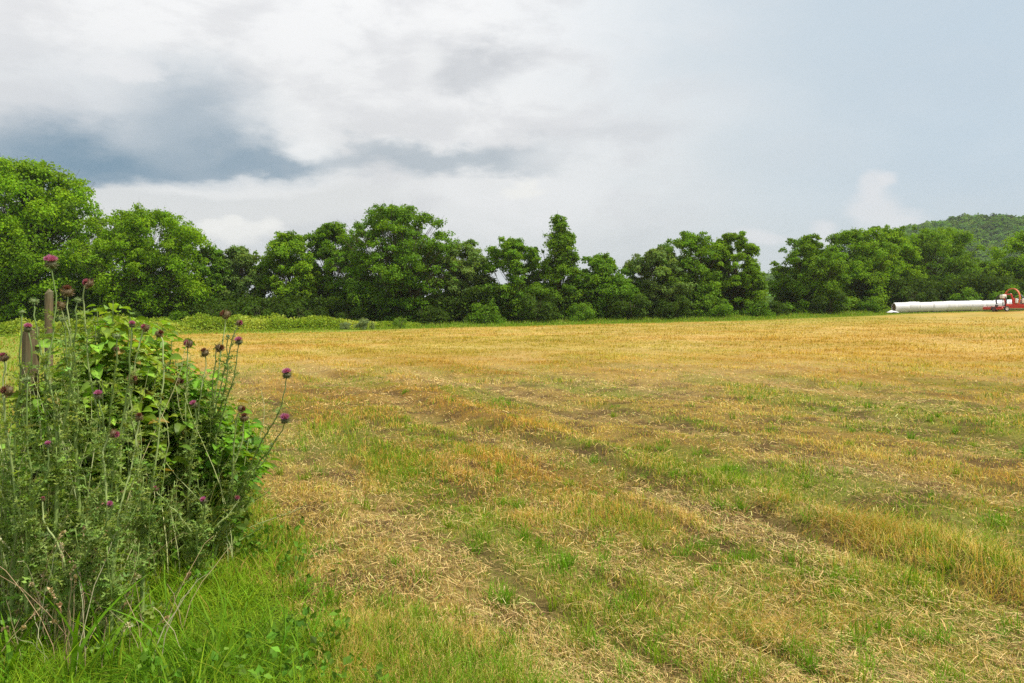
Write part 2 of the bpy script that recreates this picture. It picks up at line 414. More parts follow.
def jit(c, n, k=.18, hue=.08):
    c = np.broadcast_to(c, (n, 3)) * (1 + rng.normal(0, k, (n, 1))); c = c * (1 + rng.normal(0, hue, (n, 3)))
    return np.clip(c, .005, .85)
def field_cover():
    # stubble and regrowth standing in tufts
    a = Acc()
    for n, r0, r1, p in ((62000, 2.6, 75, 1.0), (30000, 4, 88, 0), (20000, 25, 92, 0)):
        x, y, r = ring_points(n, r0, r1, p)
        k = (verge(x, y) < .85) & (y < hedge_y(x)) & (rng.random(n) > .75 * furrow(x, y)); x, y, r = x[k], y[k], r[k]
        tall = sstep(.5, .72, fbm(x * .8 + 3, y * .8, 3)); sw = swath(x, y); s, t = st_of(x, y)
        ridge = np.exp(-((s - 4.8) / .35) ** 2) * sstep(9, 5, t) + .6 * np.exp(-((s - 7.2) / .4) ** 2) * sstep(14, 7, t)
        m = 6; n2 = len(x) * m
        X = np.repeat(x, m); Y = np.repeat(y, m); rr = np.repeat(r, m)
        spread = .018 + .004 * rr
        X = X + rng.normal(0, 1, n2) * spread; Y = Y + rng.normal(0, 1, n2) * spread
        g = greenness(X, Y); isg = rng.random(n2) < (.13 + .04 * sstep(16, 6, Y) + .58 * g)
        h = (.04 + .06 * np.repeat(tall, m) + .07 * np.repeat(ridge * sstep(.35, .6, fbm(x * 2, y * 2, 2)), m)) * (1 - .45 * np.repeat(sw, m)) * rng.uniform(.5, 1.5, n2) * (1 + .25 * isg)
        h *= 1 + .5 * sstep(10, 50, rr)
        w = np.maximum(.0028, .00075 * rr) * rng.uniform(.6, 1.3, n2)
        cd = field_colour(X, Y) * (1.42 - .36 * sstep(10, 40, rr))[:, None]; cg = GREEN * .6 + LIME * .55 * rng.random((n2, 1))
        fr = sstep(14, 34, rr)[:, None]; gg = np.clip(.14 + .70 * g, 0, 1)[:, None]; col = np.where(isg[:, None], cg, cd) * (1 - fr) + (cd * (1 - gg) + (GREEN * .5 + LIME * .5) * gg) * fr; col = jit(col, n2, .22, .06)
        tip = np.where(isg[:, None], col * 1.15 + .25 * STRAW * (rng.random((n2, 1)) < .4), col * 1.05)
        blades(a, X, Y, h, w, rng.uniform(.1, 1.2, n2), col * .8, 0, tip)
    tag(a.build('stubble_grass', M['grass']), 'straw-gold stubble and green regrowth standing all over the mown field', 'grass', kind='stuff')
    # cut straw lying on the ground
    a = Acc()
    for n, r0, r1 in ((170000, 2.6, 24), (30000, 14, 60)):
        x, y, r = ring_points(n, r0, r1)
        sw = swath(x, y); loose = sstep(.45, .6, fbm(x * 1.9 + 31, y * 1.9, 3))
        k = (rng.random(n) < (.24 + .75 * sw + .55 * loose) * (1 - .6 * furrow(x, y))) & (verge(x, y) < .45); x, y, r, sw = x[k], y[k], r[k], sw[k]; n = len(x)
        az = np.where(rng.random(n) < .5, rng.normal(math.pi / 2 + TH, .6, n), rng.random(n) * math.pi)
        L = (.015 + .09 * rng.random(n) ** 1.8) * (1 + .02 * r); W = np.maximum(.0021, .00055 * r) * rng.uniform(.6, 1.2, n)
        d = np.stack([np.cos(az), np.sin(az), rng.normal(.05, .22, n)], 1); d = unit(d)
        z = gz(x, y) + rng.uniform(.004, .03, n) + .03 * sw * rng.random(n)
        tv = np.array([[-.5, -.5, 0], [.5, -.5, 0], [.5, 0, .05], [-.5, 0, .05], [.5, .5, 0], [-.5, .5, 0]])
        rot = basis(d, unit(np.stack([rng.normal(0, .4, n), rng.normal(0, .4, n), np.ones(n)], 1)))
        col = jit(field_colour(x, y) * .55 + PALE * .55, n, .26, .05)
        dark = rng.random(n) < .42; col[dark] *= np.array([.55, .5, .5]); gn = rng.random(n) < .10; col[gn] = jit(GREEN * .9, gn.sum(), .2, .05)
        inst(a, tv, [np.array([[0, 1, 2, 3], [3, 2, 4, 5]])], np.stack([x, y, z], 1), rot, np.stack([W, L, L], 1), col)
    tag(a.build('loose_straw', M['straw']), 'loose cut straw lying in pale bands across the mown field', 'straw', kind='stuff')
    # long straw hanging over the ridge beside the wheel track, and scattered rank tufts
    a = Acc()
    cen = []
    for px, Y, n in ((872, 5.75, 900), (905, 5.5, 500), (835, 6.0, 350), (770, 6.6, 250), (985, 5.3, 300), (600, 7.6, 160), (575, 8.2, 160), (770, 3.9, 260), (790, 4.1, 200), (735, 4.3, 200),
                     (640, 8.3, 120), (985, 6.6, 200), (930, 8.0, 150), (720, 9.5, 120), (545, 11, 120), (1010, 4.5, 180)):
        g = gpt(px, Y); sp = .15 + .03 * (n > 400)
        x = g[0] + rng.normal(0, sp, n); y = g[1] + rng.normal(0, sp * .7, n)
        kind = rng.random((n, 1)); col = np.where(kind < .72, STRAW * 1.05, GREEN * 1.3); col = jit(col, n, .18, .05)
        pref = math.pi * 1.25 if n > 200 else 0
        az = np.where(rng.random(n) < .6, rng.normal(-.7, .7, n), rng.random(n) * 6.28)
        blades(a, x, y, rng.uniform(.10, .27, n), np.full(n, .0035), rng.uniform(.4, 1.5, n), col * .8, 0, col, az=az, seg=4)
    # small green tufts standing among the straw
    n = 1100; x, y, r = ring_points(n, 3.0, 17); k = verge(x, y) < .5; k &= (rng.random(n) < .25 + greenness(x, y)); x, y, r = x[k], y[k], r[k]
    for i in range(len(x)):
        q = int(rng.integers(18, 46)); col = jit(GREEN * 1.1 if rng.random() < .6 else LIME * .8, q, .15, .05)
        sp = rng.uniform(.02, .06)
        blades(a, x[i] + rng.normal(0, sp, q), y[i] + rng.normal(0, sp, q), rng.uniform(.06, .19) * rng.uniform(.5, 1.1, q), np.full(q, .0038 + .0003 * r[i]), rng.uniform(.1, 1.0, q), col * .75, 0, col * 1.15, seg=3)
    tag(a.build('grass_tufts', M['grass']), 'rank tufts of long straw and fresh green grass along the wheel tracks', 'grass', kind='stuff')
field_cover()

def verge_cover():
    a = Acc()
    # fine bright green grass between the weeds and the mown field
    n = 210000; x, y, r = ring_points(n, 2.3, 16, 1, -48, 10); v = verge(x, y); s, t = st_of(x, y)
    k = rng.random(n) < v * 1.6; x, y, r, s = x[k], y[k], r[k], s[k]; n = len(x)
    patch = sstep(.42, .62, fbm(x * 1.4, y * 1.4, 3)); clod = sstep(.42, .6, fbm(x * 3.3 + 5, y * 3.3, 3))
    col = GREEN * (1 - patch[:, None]) * .8 + LIME * .85 * patch[:, None] + GREEN * .15; dry = rng.random(n) < .03 + .12 * sstep(.5, 1.2, s)
    col = np.where(dry[:, None], STRAW * .8, col); col = jit(col, n, .18, .07)
    edge = sstep(1.5, .2, s)
    h = (.03 + .085 * edge) * (.55 + .8 * clod) * rng.uniform(.5, 1.5, n)
    blades(a, x, y, h, np.maximum(.003, .0008 * r) * rng.uniform(.7, 1.3, n), rng.uniform(.3, 1.7, n), col * .85, 0, col * 1.2, seg=3)
    tag(a.build('verge_grass', M['grass']), 'bright green uncut grass between the thistles and the mown field', 'grass', kind='stuff')
    # tall coarse blades in the corner at the front
    a = Acc()
    n = 9000; x = rng.uniform(-3.6, .1, n); y = rng.uniform(2.9, 4.7, n); s, t = st_of(x, y)
    k = rng.random(n) < sstep(1.25, .2, s) * (.35 + .65 * sstep(.4, .6, fbm(x * 2.5, y * 2.5, 2))); x, y = x[k], y[k]; n = len(x)
    col = jit(np.where(rng.random((n, 1)) < .5, GREEN, LIME * .75), n, .2, .07)
    blades(a, x, y, rng.uniform(.12, .34, n), rng.uniform(.003, .011, n) , rng.uniform(.3, 1.9, n), col * .8, 0, col * 1.1, seg=5)
    for px, Y, h, w in ((72, 3.5, .62, .026), (88, 3.5, .55, .014), (104, 3.6, .55, .018), (215, 3.6, .5, .014), (225, 3.7, .46, .012), (12, 3.5, .5, .02), (170, 3.7, .42, .016), (150, 3.5, .45, .012), (300, 3.6, .28, .01), (565, 3.6, .16, .012)):
        g = gpt(px, Y); c = jit(GREEN * 1.1, 3, .1, .04)
        blades(a, g[0] + rng.normal(0, .01, 3), g[1] + rng.normal(0, .01, 3), h * rng.uniform(.8, 1.05, 3), np.full(3, w), rng.uniform(.3, 1.0, 3), c * .8, 0, c, seg=7)
    # docks, clover and other low broad-leaved weeds among the grass
    n = 2600; x = rng.uniform(-3.4, .3, n); y = rng.uniform(3.3, 7.5, n); s, t = st_of(x, y); k = (rng.random(n) < sstep(1.2, .4, s)) & (fbm(x * 2 + 8, y * 2, 2) > .47); x, y = x[k], y[k]; n = len(x)
    m = 5; X = np.repeat(x, m) + rng.normal(0, .02, n * m); Y = np.repeat(y, m) + rng.normal(0, .02, n * m); d = rdir(n * m, .7)
    inst(a, LEAFQ, [LEAFQ_F], np.stack([X, Y, gz(X, Y) + rng.uniform(.02, .14, n * m)], 1), basis(d, rdir(n * m, .8)), rng.uniform(.02, .055, n * m), jit(np.array([.13, .25, .025]), n * m, .25, .08))
    tag(a.build('tall_grass', M['grass']), 'tall coarse green grass blades at the foot of the thistles', 'grass', kind='stuff')
    # pasture beyond the fence and the hedge-side strips
    a = Acc()
    n = 60000; x, y, r = ring_points(n, 5, 80, 0, -60, -12); s, t = st_of(x, y); k = (verge(x, y) > .3) & (y < hedge_y(x) - .5); x, y, r = x[k], y[k], r[k]; n = len(x)
    col = jit(np.where(rng.random((n, 1)) < .7, LIME * .85, STRAW * .8), n, .15, .05)
    blades(a, x, y, rng.uniform(.06, .2, n), np.maximum(.004, .0011 * r), rng.uniform(.1, 1, n), col * .85, 0, col)
    tag(a.build('pasture_grass', M['grass']), 'yellow-green pasture grass beyond the fence posts', 'grass', kind='stuff')
    a = Acc()
    n = 60000; x = rng.uniform(-75, 85, n); o = rng.uniform(-3.6, 5.0, n); y = hedge_y(x) + o
    col = jit(np.where(rng.random((n, 1)) < .75, np.array([.21, .36, .02]), np.array([.38, .42, .07])), n, .2, .06)
    hh = (.35 + .25 * sstep(1, 3, o)) * rng.uniform(.5, 1.2, n) * (.25 + .75 * sstep(-2.2, .8, o)) * (1 - .62 * sstep(42, 46, x) * sstep(3.5, 2.5, o))
    blades(a, x, y, hh, np.full(n, .075), rng.uniform(.1, .7, n), col * .8, 0, col)
    tag(a.build('hedge_bottom_grass', M['grass']), 'unmown green grass along the foot of the tree line', 'grass', kind='stuff')
    # bank of rough weeds at the far left
    a = Acc(); n = 46000
    x = rng.uniform(-62, -9.5, n); o = rng.uniform(0, 4.2, n); y = hedge_y(x) + o - .2
    cl = fbm(x * .55, y * .55, 3); top = (.35 + .95 * sstep(-9, -24, x) ) * (.40 + 1.2 * cl)
    z = gz(x, y) + top * rng.random(n) ** .6 * sstep(0, .9, o)
    tone = sstep(.4, .62, fbm(x * .4 + 4, y * .4 + 9, 3))[:, None]
    col = jit(np.array([.27, .38, .03]) * (1 - tone) + np.array([.48, .55, .09]) * tone, n, .18, .06)
    d = rdir(n, .5); rot = basis(d, rdir(n, 1.2))
    inst(a, LEAFQ, [LEAFQ_F], np.stack([x, y, z], 1), rot, rng.uniform(.14, .26, n), col)
    tag(a.build('weed_bank', M['leaf']), 'long low bank of yellow-green weeds below the left trees', 'weeds', kind='stuff')
LEAFQ = np.array([[0, 0, 0], [.38, .45, .08], [0, 1, -.08], [-.38, .45, .08]]); LEAFQ_F = np.array([[0, 1, 2, 3]])
verge_cover()

# ------------------------------------------------------------------ trees
PROF = dict(
    dome=[(.10, .75), (.25, .95), (.45, 1.0), (.65, .98), (.82, .84), (.94, .58), (1, .25)],
    low=[(.02, .82), (.15, .98), (.40, 1.0), (.65, .95), (.82, .78), (.94, .52), (1, .22)],
    open=[(.12, .55), (.30, .80), (.50, .98), (.68, 1.0), (.84, .82), (.95, .55), (1, .2)],
    spire=[(.05, 1.2), (.3, 1.15), (.42, .9), (.55, .50), (.70, .62), (.86, .42), (1, .10)],
    tall=[(.04, .85), (.25, 1.0), (.50, 1.0), (.72, .92), (.88, .68), (1, .25)],
)
def make_tree(px, pytop, wpx, Y, prof, col, label, leaf=.25, nclump=100, nleaf=540, cr=.24, bare=.0, gap=0.0, trunk=.018, side=None):
    x = (px - CX) / F * Y; z0 = float(gz(x, Y)); H = CAMZ + (HY - pytop) / F * Y - z0; Rw = wpx * 1.12 / F * Y / 2
    root = empty('tree', (x, Y, z0 - .05), label, 'tree', 'trees of the tree line behind the field')
    wood = Acc(); lf = Acc(); P = PROF[prof]; ph = np.array([p[0] for p in P]); pr = np.array([p[1] for p in P])
    top = H * .78; lean = rng.normal(0, .03, 2) * H; k = 9; u = np.linspace(0, 1, k)
    tp = np.stack([lean[0] * u ** 2 + rng.normal(0, .012 * H, k) * u, lean[1] * u ** 2 + rng.normal(0, .012 * H, k) * u, top * u], 1)
    tr = trunk * H * (1 - .86 * u) * (1 + .5 * np.exp(-u * 14)); tcol = np.array([.105, .088, .06]) * rng.uniform(.8, 1.2)
    tube(wood, tp, tr, tcol, 9)
    seed = rng.random(2) * 50
    cents = []
    for j in range(nclump * 6):
        if len(cents) >= nclump: break
        h = rng.random() ** .9 * .99; h = max(h, ph[0]); th = rng.random() * 2 * math.pi
        lob = .70 + .62 * float(vnoise(seed[0] + 2.2 * math.cos(th) + 4 * h, seed[1] + 2.2 * math.sin(th) + 2 * h))
        e = float(np.interp(h, ph, pr)) * lob; rho = .30 + .70 * math.sqrt(rng.random())
        crad = Rw * cr * rng.uniform(.6, 1.35) * (1.12 - .35 * h)
        q = max(Rw * e * rho - crad * .5, 0)
        c = np.array([q * math.cos(th), q * math.sin(th), h * H - crad * .55])
        if c[2] < crad * .35: c[2] = crad * .35
        if any(np.linalg.norm((c - d) * np.array([1, 1, 1.25])) < (crad + rd) * .36 for d, rd in cents): continue
        cents.append((c, crad))
    for j in range(nclump // 5):       # small sprigs that break the outline
        h = rng.uniform(.35, 1.0); th = rng.random() * 2 * math.pi; e = float(np.interp(h, ph, pr)) * rng.uniform(.92, 1.16)
        cents.append((np.array([Rw * e * math.cos(th), Rw * e * math.sin(th), min(h * H * rng.uniform(.96, 1.02), H * .985)]), Rw * cr * rng.uniform(.28, .5)))
    cents.append((np.array([tp[-1][0], tp[-1][1], H - Rw * cr * .9]), Rw * cr * .8))
    for c, crad in cents:
        u0 = np.clip((c[2] / H) * .75 - .10 + rng.normal(0, .04), .08, .96)
        b = np.array([np.interp(u0 * top / top, u, tp[:, i]) for i in range(3)]); r0 = np.interp(u0, u, tr) * .42
        mid = b * .45 + c * .55 + np.array([0, 0, -.10 * np.linalg.norm((c - b)[:2])]) + rng.normal(0, .05 * Rw, 3)
        pts = np.array([b, b * .6 + mid * .4 + rng.normal(0, .02 * Rw, 3), mid, mid * .45 + c * .55, c + (c - mid) * .25])
        tube(wood, pts, [r0, r0 * .75, r0 * .5, r0 * .32, r0 * .1], tcol, 5, cap=False)
        for q in range(4):
            d = rdir(1, .3)[0] * crad * .95
            tube(wood, [pts[3], pts[3] + d * .5 + rng.normal(0, .1, 3) * crad, c + d], [r0 * .22, r0 * .14, r0 * .05], tcol, 3, cap=False)
        n = int(nleaf * (crad / (Rw * cr)) ** 2 * rng.uniform(.75, 1.2) * (1 - gap * rng.random()))
        # each clump is a handful of leafy sprays, denser on its upper side
        ns = 12; sd = rdir(ns, .25); sc_ = c + sd * crad * rng.uniform(.45, 1.0, (ns, 1)) * np.array([1, 1, .72])
        w = rng.integers(0, ns, n); off = rdir(n) * (rng.random((n, 1)) ** .4) * crad * .54 * np.array([1, 1, .62])
        p = sc_[w] + off
        nd = unit(unit(p - c) * .8 + rng.normal(0, .55, (n, 3)) + np.array([0, 0, .55]))
        d = unit(np.cross(nd, rng.normal(size=(n, 3)))); d[:, 2] -= .25; d = unit(d)
        ctone = 1 + rng.normal(0, .13); warm = np.clip(rng.normal(.35, .4), 0, 1)
        cc = (np.array(col) * (1 - warm) + np.array(col) * np.array([1.30, 1.15, .9]) * warm) * ctone
        keep = p[:, 2] > .1
        inst(lf, LEAFQ, [LEAFQ_F], p[keep], basis(d, nd)[keep], leaf * rng.uniform(.65, 1.25, keep.sum()), jit(cc, keep.sum(), .14, .05))
    if bare > 0:
        for q in range(int(26 * bare)):
            b = tp[-2] + rng.normal(0, .2, 3); d = rdir(1, 1.1)[0] * H * .22
            tube(wood, [b, b + d * .5 + rng.normal(0, .15, 3), b + d + rng.normal(0, .3, 3)], [.035, .02, .008], (.33, .30, .27), 4, cap=False)
    wood.build('trunk', M['bark'], root); lf.build('crown', M['leaf'], root)
    return root
G1 = (.185, .345, .010); G2 = (.170, .315, .012); G3 = (.070, .130, .009); G4 = (.128, .262, .014); G5 = (.155, .255, .055); G6 = (.138, .270, .013)  # G3: leaf green darkened to carry the shade under the crowns
rng = np.random.default_rng(21)
TREES = [
    # px, top, width, Y, profile, colour, label, options
    (14, 156, 136, 77, 'dome', G1, 'big broad bright green tree filling the left edge of the photo', dict(nclump=240, nleaf=560, cr=.215, leaf=.30)),
    (96, 216, 46, 84, 'tall', G5, 'pale thin tree with bare twigs between the two big left trees', dict(gap=.5, bare=1, nclump=60, cr=.2)),
    (145, 208, 110, 78, 'dome', G1, 'bright yellow-green spreading tree, second from the left edge', dict(nclump=200, nleaf=470, cr=.22)),
    (207, 246, 48, 82, 'tall', G4, 'darker narrow tree just right of the bright spreading tree', {}),
    (240, 245, 52, 84, 'tall', G5, 'grey-green airy tree with sky showing through, left of centre', dict(gap=.55, bare=.5)),
    (290, 230, 66, 84, 'low', G2, 'rounded mid-green tree on the left shoulder of the tall open tree', {}),
    (332, 221, 58, 85, 'low', G6, 'leafy upright tree touching the left side of the tall open tree', {}),
    (396, 203, 104, 84, 'open', G4, 'tallest central tree with open airy crown and sky gaps', dict(nclump=215, nleaf=420, cr=.17, gap=.15, trunk=.022)),
    (461, 239, 56, 87, 'tall', G5, 'lower loose tree just right of the tall open tree', dict(gap=.35)),
    (514, 237, 62, 88, 'low', G4, 'dense dark rounded tree left of the pointed tree', {}),
    (559, 214, 54, 89, 'spire', G6, 'narrow pointed tree rising above its neighbours mid row', dict(nclump=120, cr=.24, nleaf=300)),
    (603, 254, 62, 90, 'low', G4, 'low dark green tree right of the pointed tree', {}),
    (655, 248, 58, 91, 'low', G5, 'greyish green tree left of the paired round trees', dict(gap=.15)),
    (692, 231, 70, 92, 'low', G6, 'left one of the paired round green trees right of centre', dict(nclump=120, cr=.22)),
    (733, 232, 50, 93, 'low', G2, 'right one of the paired round trees, beside the gap', dict(nclump=120, cr=.22)),
    (807, 235, 60, 96, 'low', G6, 'rounded tree on the right side of the gap in the row', dict(nclump=120, cr=.22)),
    (856, 227, 74, 99, 'low', G2, 'mid-green tree between the gap tree and the bale tube', dict(nclump=120, cr=.22)),
    (890, 227, 62, 104, 'low', G1, 'lighter yellow-green tree above the left end of the bale tube', {}),
    (930, 225, 88, 108, 'dome', G6, 'big round deep green tree behind the white bale tube', dict(nclump=170, nleaf=420, cr=.18)),
    (982, 262, 50, 112, 'low', G2, 'small low tree behind the red machine below the hill', {}),
    (1030, 231, 66, 108, 'low', G1, 'bright green tree cut by the right edge of the photo', {}),
    (1075, 236, 70, 110, 'low', G2, 'green tree standing outside the right edge beyond the machine', dict(nclump=80)),
    (-70, 190, 120, 80, 'dome', G2, 'green tree standing left of the big left-edge tree', dict(nclump=80)),
]
for px, py, w, Y, prof, col, label, opt in TREES: make_tree(px, py, w, Y + (6.0 if px < 350 else 4.0 if px < 500 else 2.0 if px < 840 else 6.0), prof, col, label, **opt)

rng = np.random.default_rng(22)
# shrubs along the tree line: a few prototypes, then copies
def make_shrub(col, H, Wd, n, leaf=.16, name='shrub'):
    root = bpy.data.objects.new(name, None); C.objects.link(root)
    st = Acc(); lf = Acc()
    for k in range(9):
        a = rng.random() * 6.28; tip = np.array([math.cos(a) * Wd * .35 * rng.random() ** .5, math.sin(a) * Wd * .35 * rng.random() ** .5, H * rng.uniform(.6, .9)])
        tube(st, [(0, 0, -.05), tip * .45 + rng.normal(0, .06, 3), tip], [.04, .025, .008], (.16, .13, .09), 5, cap=False)
    for k in range(18):
        a = rng.random() * 6.28; h = rng.uniform(.15, .85); q = Wd * .5 * math.sqrt(rng.random()) * (1 - .5 * h ** 2)
        c = np.array([q * math.cos(a), q * math.sin(a), h * H]); cr = Wd * .20 * rng.uniform(.7, 1.2)
        m = n // 18; p = c + rdir(m) * rng.random((m, 1)) ** .45 * cr * np.array([1, 1, .8]); keep = p[:, 2] > 0; p = p[keep]; m = len(p)
        nd = unit(unit(p - c) + rng.normal(0, .5, (m, 3)) + np.array([0, 0, .6])); d = unit(np.cross(nd, rng.normal(size=(m, 3))))
        inst(lf, LEAFQ, [LEAFQ_F], p, basis(d, nd), leaf * rng.uniform(.6, 1.2, m), jit(np.array(col) * (1 + rng.normal(0, .12)), m, .14, .05))
    st.build('stem', M['bark'], root); lf.build('foliage', M['leaf'], root)
    return root
def copy_tree(o, parent=None):
    c = o.copy(); C.objects.link(c)
    if parent: c.parent = parent
    for ch in list(o.children): copy_tree(ch, c)
    return c
protos = {}
def place_shrub(kind, px, Y, sx, sz, label, group='shrubs along the foot of the tree line'):
    col, H, Wd, n, lfz = dict(dark=(G3, 3.0, 3.6, 3600, .22), mid=(G6, 2.4, 3.2, 3200, .2), pale=((.24, .31, .13), 1.1, 1.8, 1800, .12), lime=((.17, .29, .03), 1.3, 1.6, 1600, .12))[kind]
    if kind not in protos: o = protos[kind] = make_shrub(col, H, Wd, n, lfz)
    else: o = copy_tree(protos[kind])
    g = gpt(px, Y); o.location = [float(v) for v in g]; o.rotation_euler = (0, 0, rng.random() * 6.28); o.scale = (sx, sx, sz)
    tag(o, label, 'shrub', group)
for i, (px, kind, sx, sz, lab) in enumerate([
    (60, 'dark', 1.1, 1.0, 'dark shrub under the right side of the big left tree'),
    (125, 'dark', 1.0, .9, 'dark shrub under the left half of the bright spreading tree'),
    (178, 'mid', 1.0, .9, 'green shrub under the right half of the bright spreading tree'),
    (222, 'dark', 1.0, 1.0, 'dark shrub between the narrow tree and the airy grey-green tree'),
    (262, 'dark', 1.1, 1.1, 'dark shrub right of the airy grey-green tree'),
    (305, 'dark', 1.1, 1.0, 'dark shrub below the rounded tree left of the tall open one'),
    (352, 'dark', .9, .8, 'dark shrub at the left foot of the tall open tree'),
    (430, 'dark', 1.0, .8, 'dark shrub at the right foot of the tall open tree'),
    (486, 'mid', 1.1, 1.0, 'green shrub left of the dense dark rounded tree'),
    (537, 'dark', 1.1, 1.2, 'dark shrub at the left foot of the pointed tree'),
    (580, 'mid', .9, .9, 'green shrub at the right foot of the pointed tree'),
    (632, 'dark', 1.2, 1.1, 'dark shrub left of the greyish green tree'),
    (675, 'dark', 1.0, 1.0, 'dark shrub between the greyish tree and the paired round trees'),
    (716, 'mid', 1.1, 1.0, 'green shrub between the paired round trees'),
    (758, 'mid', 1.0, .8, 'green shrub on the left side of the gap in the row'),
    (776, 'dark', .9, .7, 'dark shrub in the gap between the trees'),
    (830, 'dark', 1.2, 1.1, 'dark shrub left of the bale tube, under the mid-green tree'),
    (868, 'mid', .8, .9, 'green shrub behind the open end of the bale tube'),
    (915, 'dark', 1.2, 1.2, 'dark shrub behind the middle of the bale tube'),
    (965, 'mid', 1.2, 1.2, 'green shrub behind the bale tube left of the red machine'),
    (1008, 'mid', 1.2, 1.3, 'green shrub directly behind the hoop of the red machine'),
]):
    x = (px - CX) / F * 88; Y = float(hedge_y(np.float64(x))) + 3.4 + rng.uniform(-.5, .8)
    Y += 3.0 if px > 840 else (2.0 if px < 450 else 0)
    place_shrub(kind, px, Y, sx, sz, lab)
place_shrub('pale', 364, 75.5, 1.0, 1.0, 'pale whitish-green bush at the right end of the weed bank', 'small bushes at the field edge')
place_shrub('pale', 345, 76.5, .7, .7, 'smaller pale bush just left of the whitish-green bush', 'small bushes at the field edge')
place_shrub('lime', 400, 76.5, .8, .9, 'little lime green bush in front of the tall open tree', 'small bushes at the field edge')
def thicket():
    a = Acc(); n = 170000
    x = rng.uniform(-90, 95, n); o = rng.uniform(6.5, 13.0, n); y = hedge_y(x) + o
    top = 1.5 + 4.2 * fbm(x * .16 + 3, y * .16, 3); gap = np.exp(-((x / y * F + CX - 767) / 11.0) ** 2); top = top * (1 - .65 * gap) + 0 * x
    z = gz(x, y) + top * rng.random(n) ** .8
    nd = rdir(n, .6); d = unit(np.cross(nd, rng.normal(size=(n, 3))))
    inst(a, LEAFQ, [LEAFQ_F], np.stack([x, y, z], 1), basis(d, nd), rng.uniform(.26, .46, n), jit(np.array(G3) * .9, n, .2, .06))  # shade between the trunks is put into this leaf colour
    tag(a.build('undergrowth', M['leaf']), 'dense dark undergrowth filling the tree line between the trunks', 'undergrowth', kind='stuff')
thicket()

# ------------------------------------------------------------------ wooded hill far off
def hill():
    HYY = 640.0
    prof = [(380, 300), (560, 300), (700, 292), (765, 281), (810, 276), (850, 262), (880, 246), (905, 233), (930, 222), (960, 218), (1000, 219), (1050, 221), (1120, 212), (1300, 230), (1500, 280)]
    px = np.array([(p[0] - CX) / F * HYY for p in prof]); pz = np.array([CAMZ + (HY - p[1]) / F * HYY - 9 for p in prof])
    def hz(x, y):
        top = np.interp(x, px, pz, left=pz[0], right=pz[-1]); k = sstep(430, HYY, y) * (1 - .35 * sstep(HYY, 1000, y))
        return top * k + (fbm(x * .012, y * .012, 3) - .5) * 16 * k + 1.5
    xs = np.linspace(-120, 900, 120); ys = np.linspace(420, 1000, 70); X, Y = np.meshgrid(xs, ys); Z = hz(X, Y)
    Z[0] -= 6; Z[-1] -= 6; Z[:, 0] -= 6; Z[:, -1] -= 6
    ny, nx = X.shape; i = np.arange(ny - 1)[:, None] * nx + np.arange(nx - 1)[None]; f = np.stack([i, i + 1, i + 1 + nx, i + nx], -1).reshape(-1, 4)
    a = Acc(); a.add(np.stack([X, Y, Z], -1).reshape(-1, 3), f, (.035, .07, .02)); tag(a.build('hill', M['ground'], smooth=True), kind='structure')
    a = Acc(); n = 3600; y = rng.uniform(440, 690, n); x = (rng.uniform(640, 1120, n) - CX) / F * y; z = hz(x, y)
    m = 80
    for lo in range(0, n, 600):
        xx, yy, zz = x[lo:lo + 600], y[lo:lo + 600], z[lo:lo + 600]; q = len(xx); rr = rng.uniform(3.2, 5.6, q)
        c = np.repeat(np.stack([xx, yy, zz + rr * 1.1], 1), m, 0); rp = np.repeat(rr, m)[:, None]
        nd0 = rdir(q * m, .45); p = c + nd0 * rp * rng.uniform(.75, 1.02, (q * m, 1)); nd = unit(nd0 + rng.normal(0, .4, nd0.shape)); d = unit(np.cross(nd, rng.normal(size=nd.shape)))
        cc = np.repeat(jit(np.array([.11, .21, .02]), q, .28, .08), m, 0)
        inst(a, LEAFQ, [LEAFQ_F], p, basis(d, nd), rp[:, 0] * .50, cc)
    tag(a.build('hill_wood', M['leaf']), 'distant green woodland covering the hill on the right', 'woodland', kind='stuff')
hill()

# ------------------------------------------------------------------ fence posts
def post(px, pytop, Y, w, label, cap=0.0):
    g = gpt(px, Y); H = CAMZ + (HY - pytop) / F * Y - g[2]
    root = empty('fence_post', g - np.array([0, 0, .05]), label, 'fence post', 'wooden fence posts')
    a = Acc(); k = 14; th = np.arange(16) / 16 * 2 * math.pi; rows = []
    for i in range(k):
        u = i / (k - 1); rr = w / 2 * (1.04 - .06 * u) * (1 + .05 * np.sin(3 * th + 1) + .03 * np.sin(7 * th + u * 2) + rng.normal(0, .006, 16))
        rows.append(np.stack([rr * np.cos(th) + .01 * u, rr * np.sin(th), np.full(16, u * (H + .05)) + (rng.normal(0, .006, 16) + .02 * np.cos(th) if i == k - 1 else 0)], 1))
    f = [[i * 16 + j, i * 16 + (j + 1) % 16, (i + 1) * 16 + (j + 1) % 16, (i + 1) * 16 + j] for i in range(k - 1) for j in range(16)]
    a.add(np.concatenate(rows), f, (.3, .24, .17))
    c = rows[-1].mean(0) + np.array([0, 0, cap]); a.add(np.concatenate([rows[-1], c[None]]), [[j, (j + 1) % 16, 16] for j in range(16)], (.3, .24, .17))
    a.build('post', M['wood'], root)
    for z in (.28, .6, .92):
        s = Acc(); tube(s, [(-.02, -w / 2 * .9, z + .012), (-.02, -w / 2 - .012, z + .006), (-.02, -w / 2 - .012, z - .006), (-.02, -w / 2 * .9, z - .012)], .002, (.35, .34, .33), 5); s.build('staple', M['paint'], root)
post(29, 331, 5.0, .098, 'weathered round fence post at the left edge among the thistles')
post(48, 293, 8.6, .085, 'taller grey fence post standing behind the nearer one', .05)

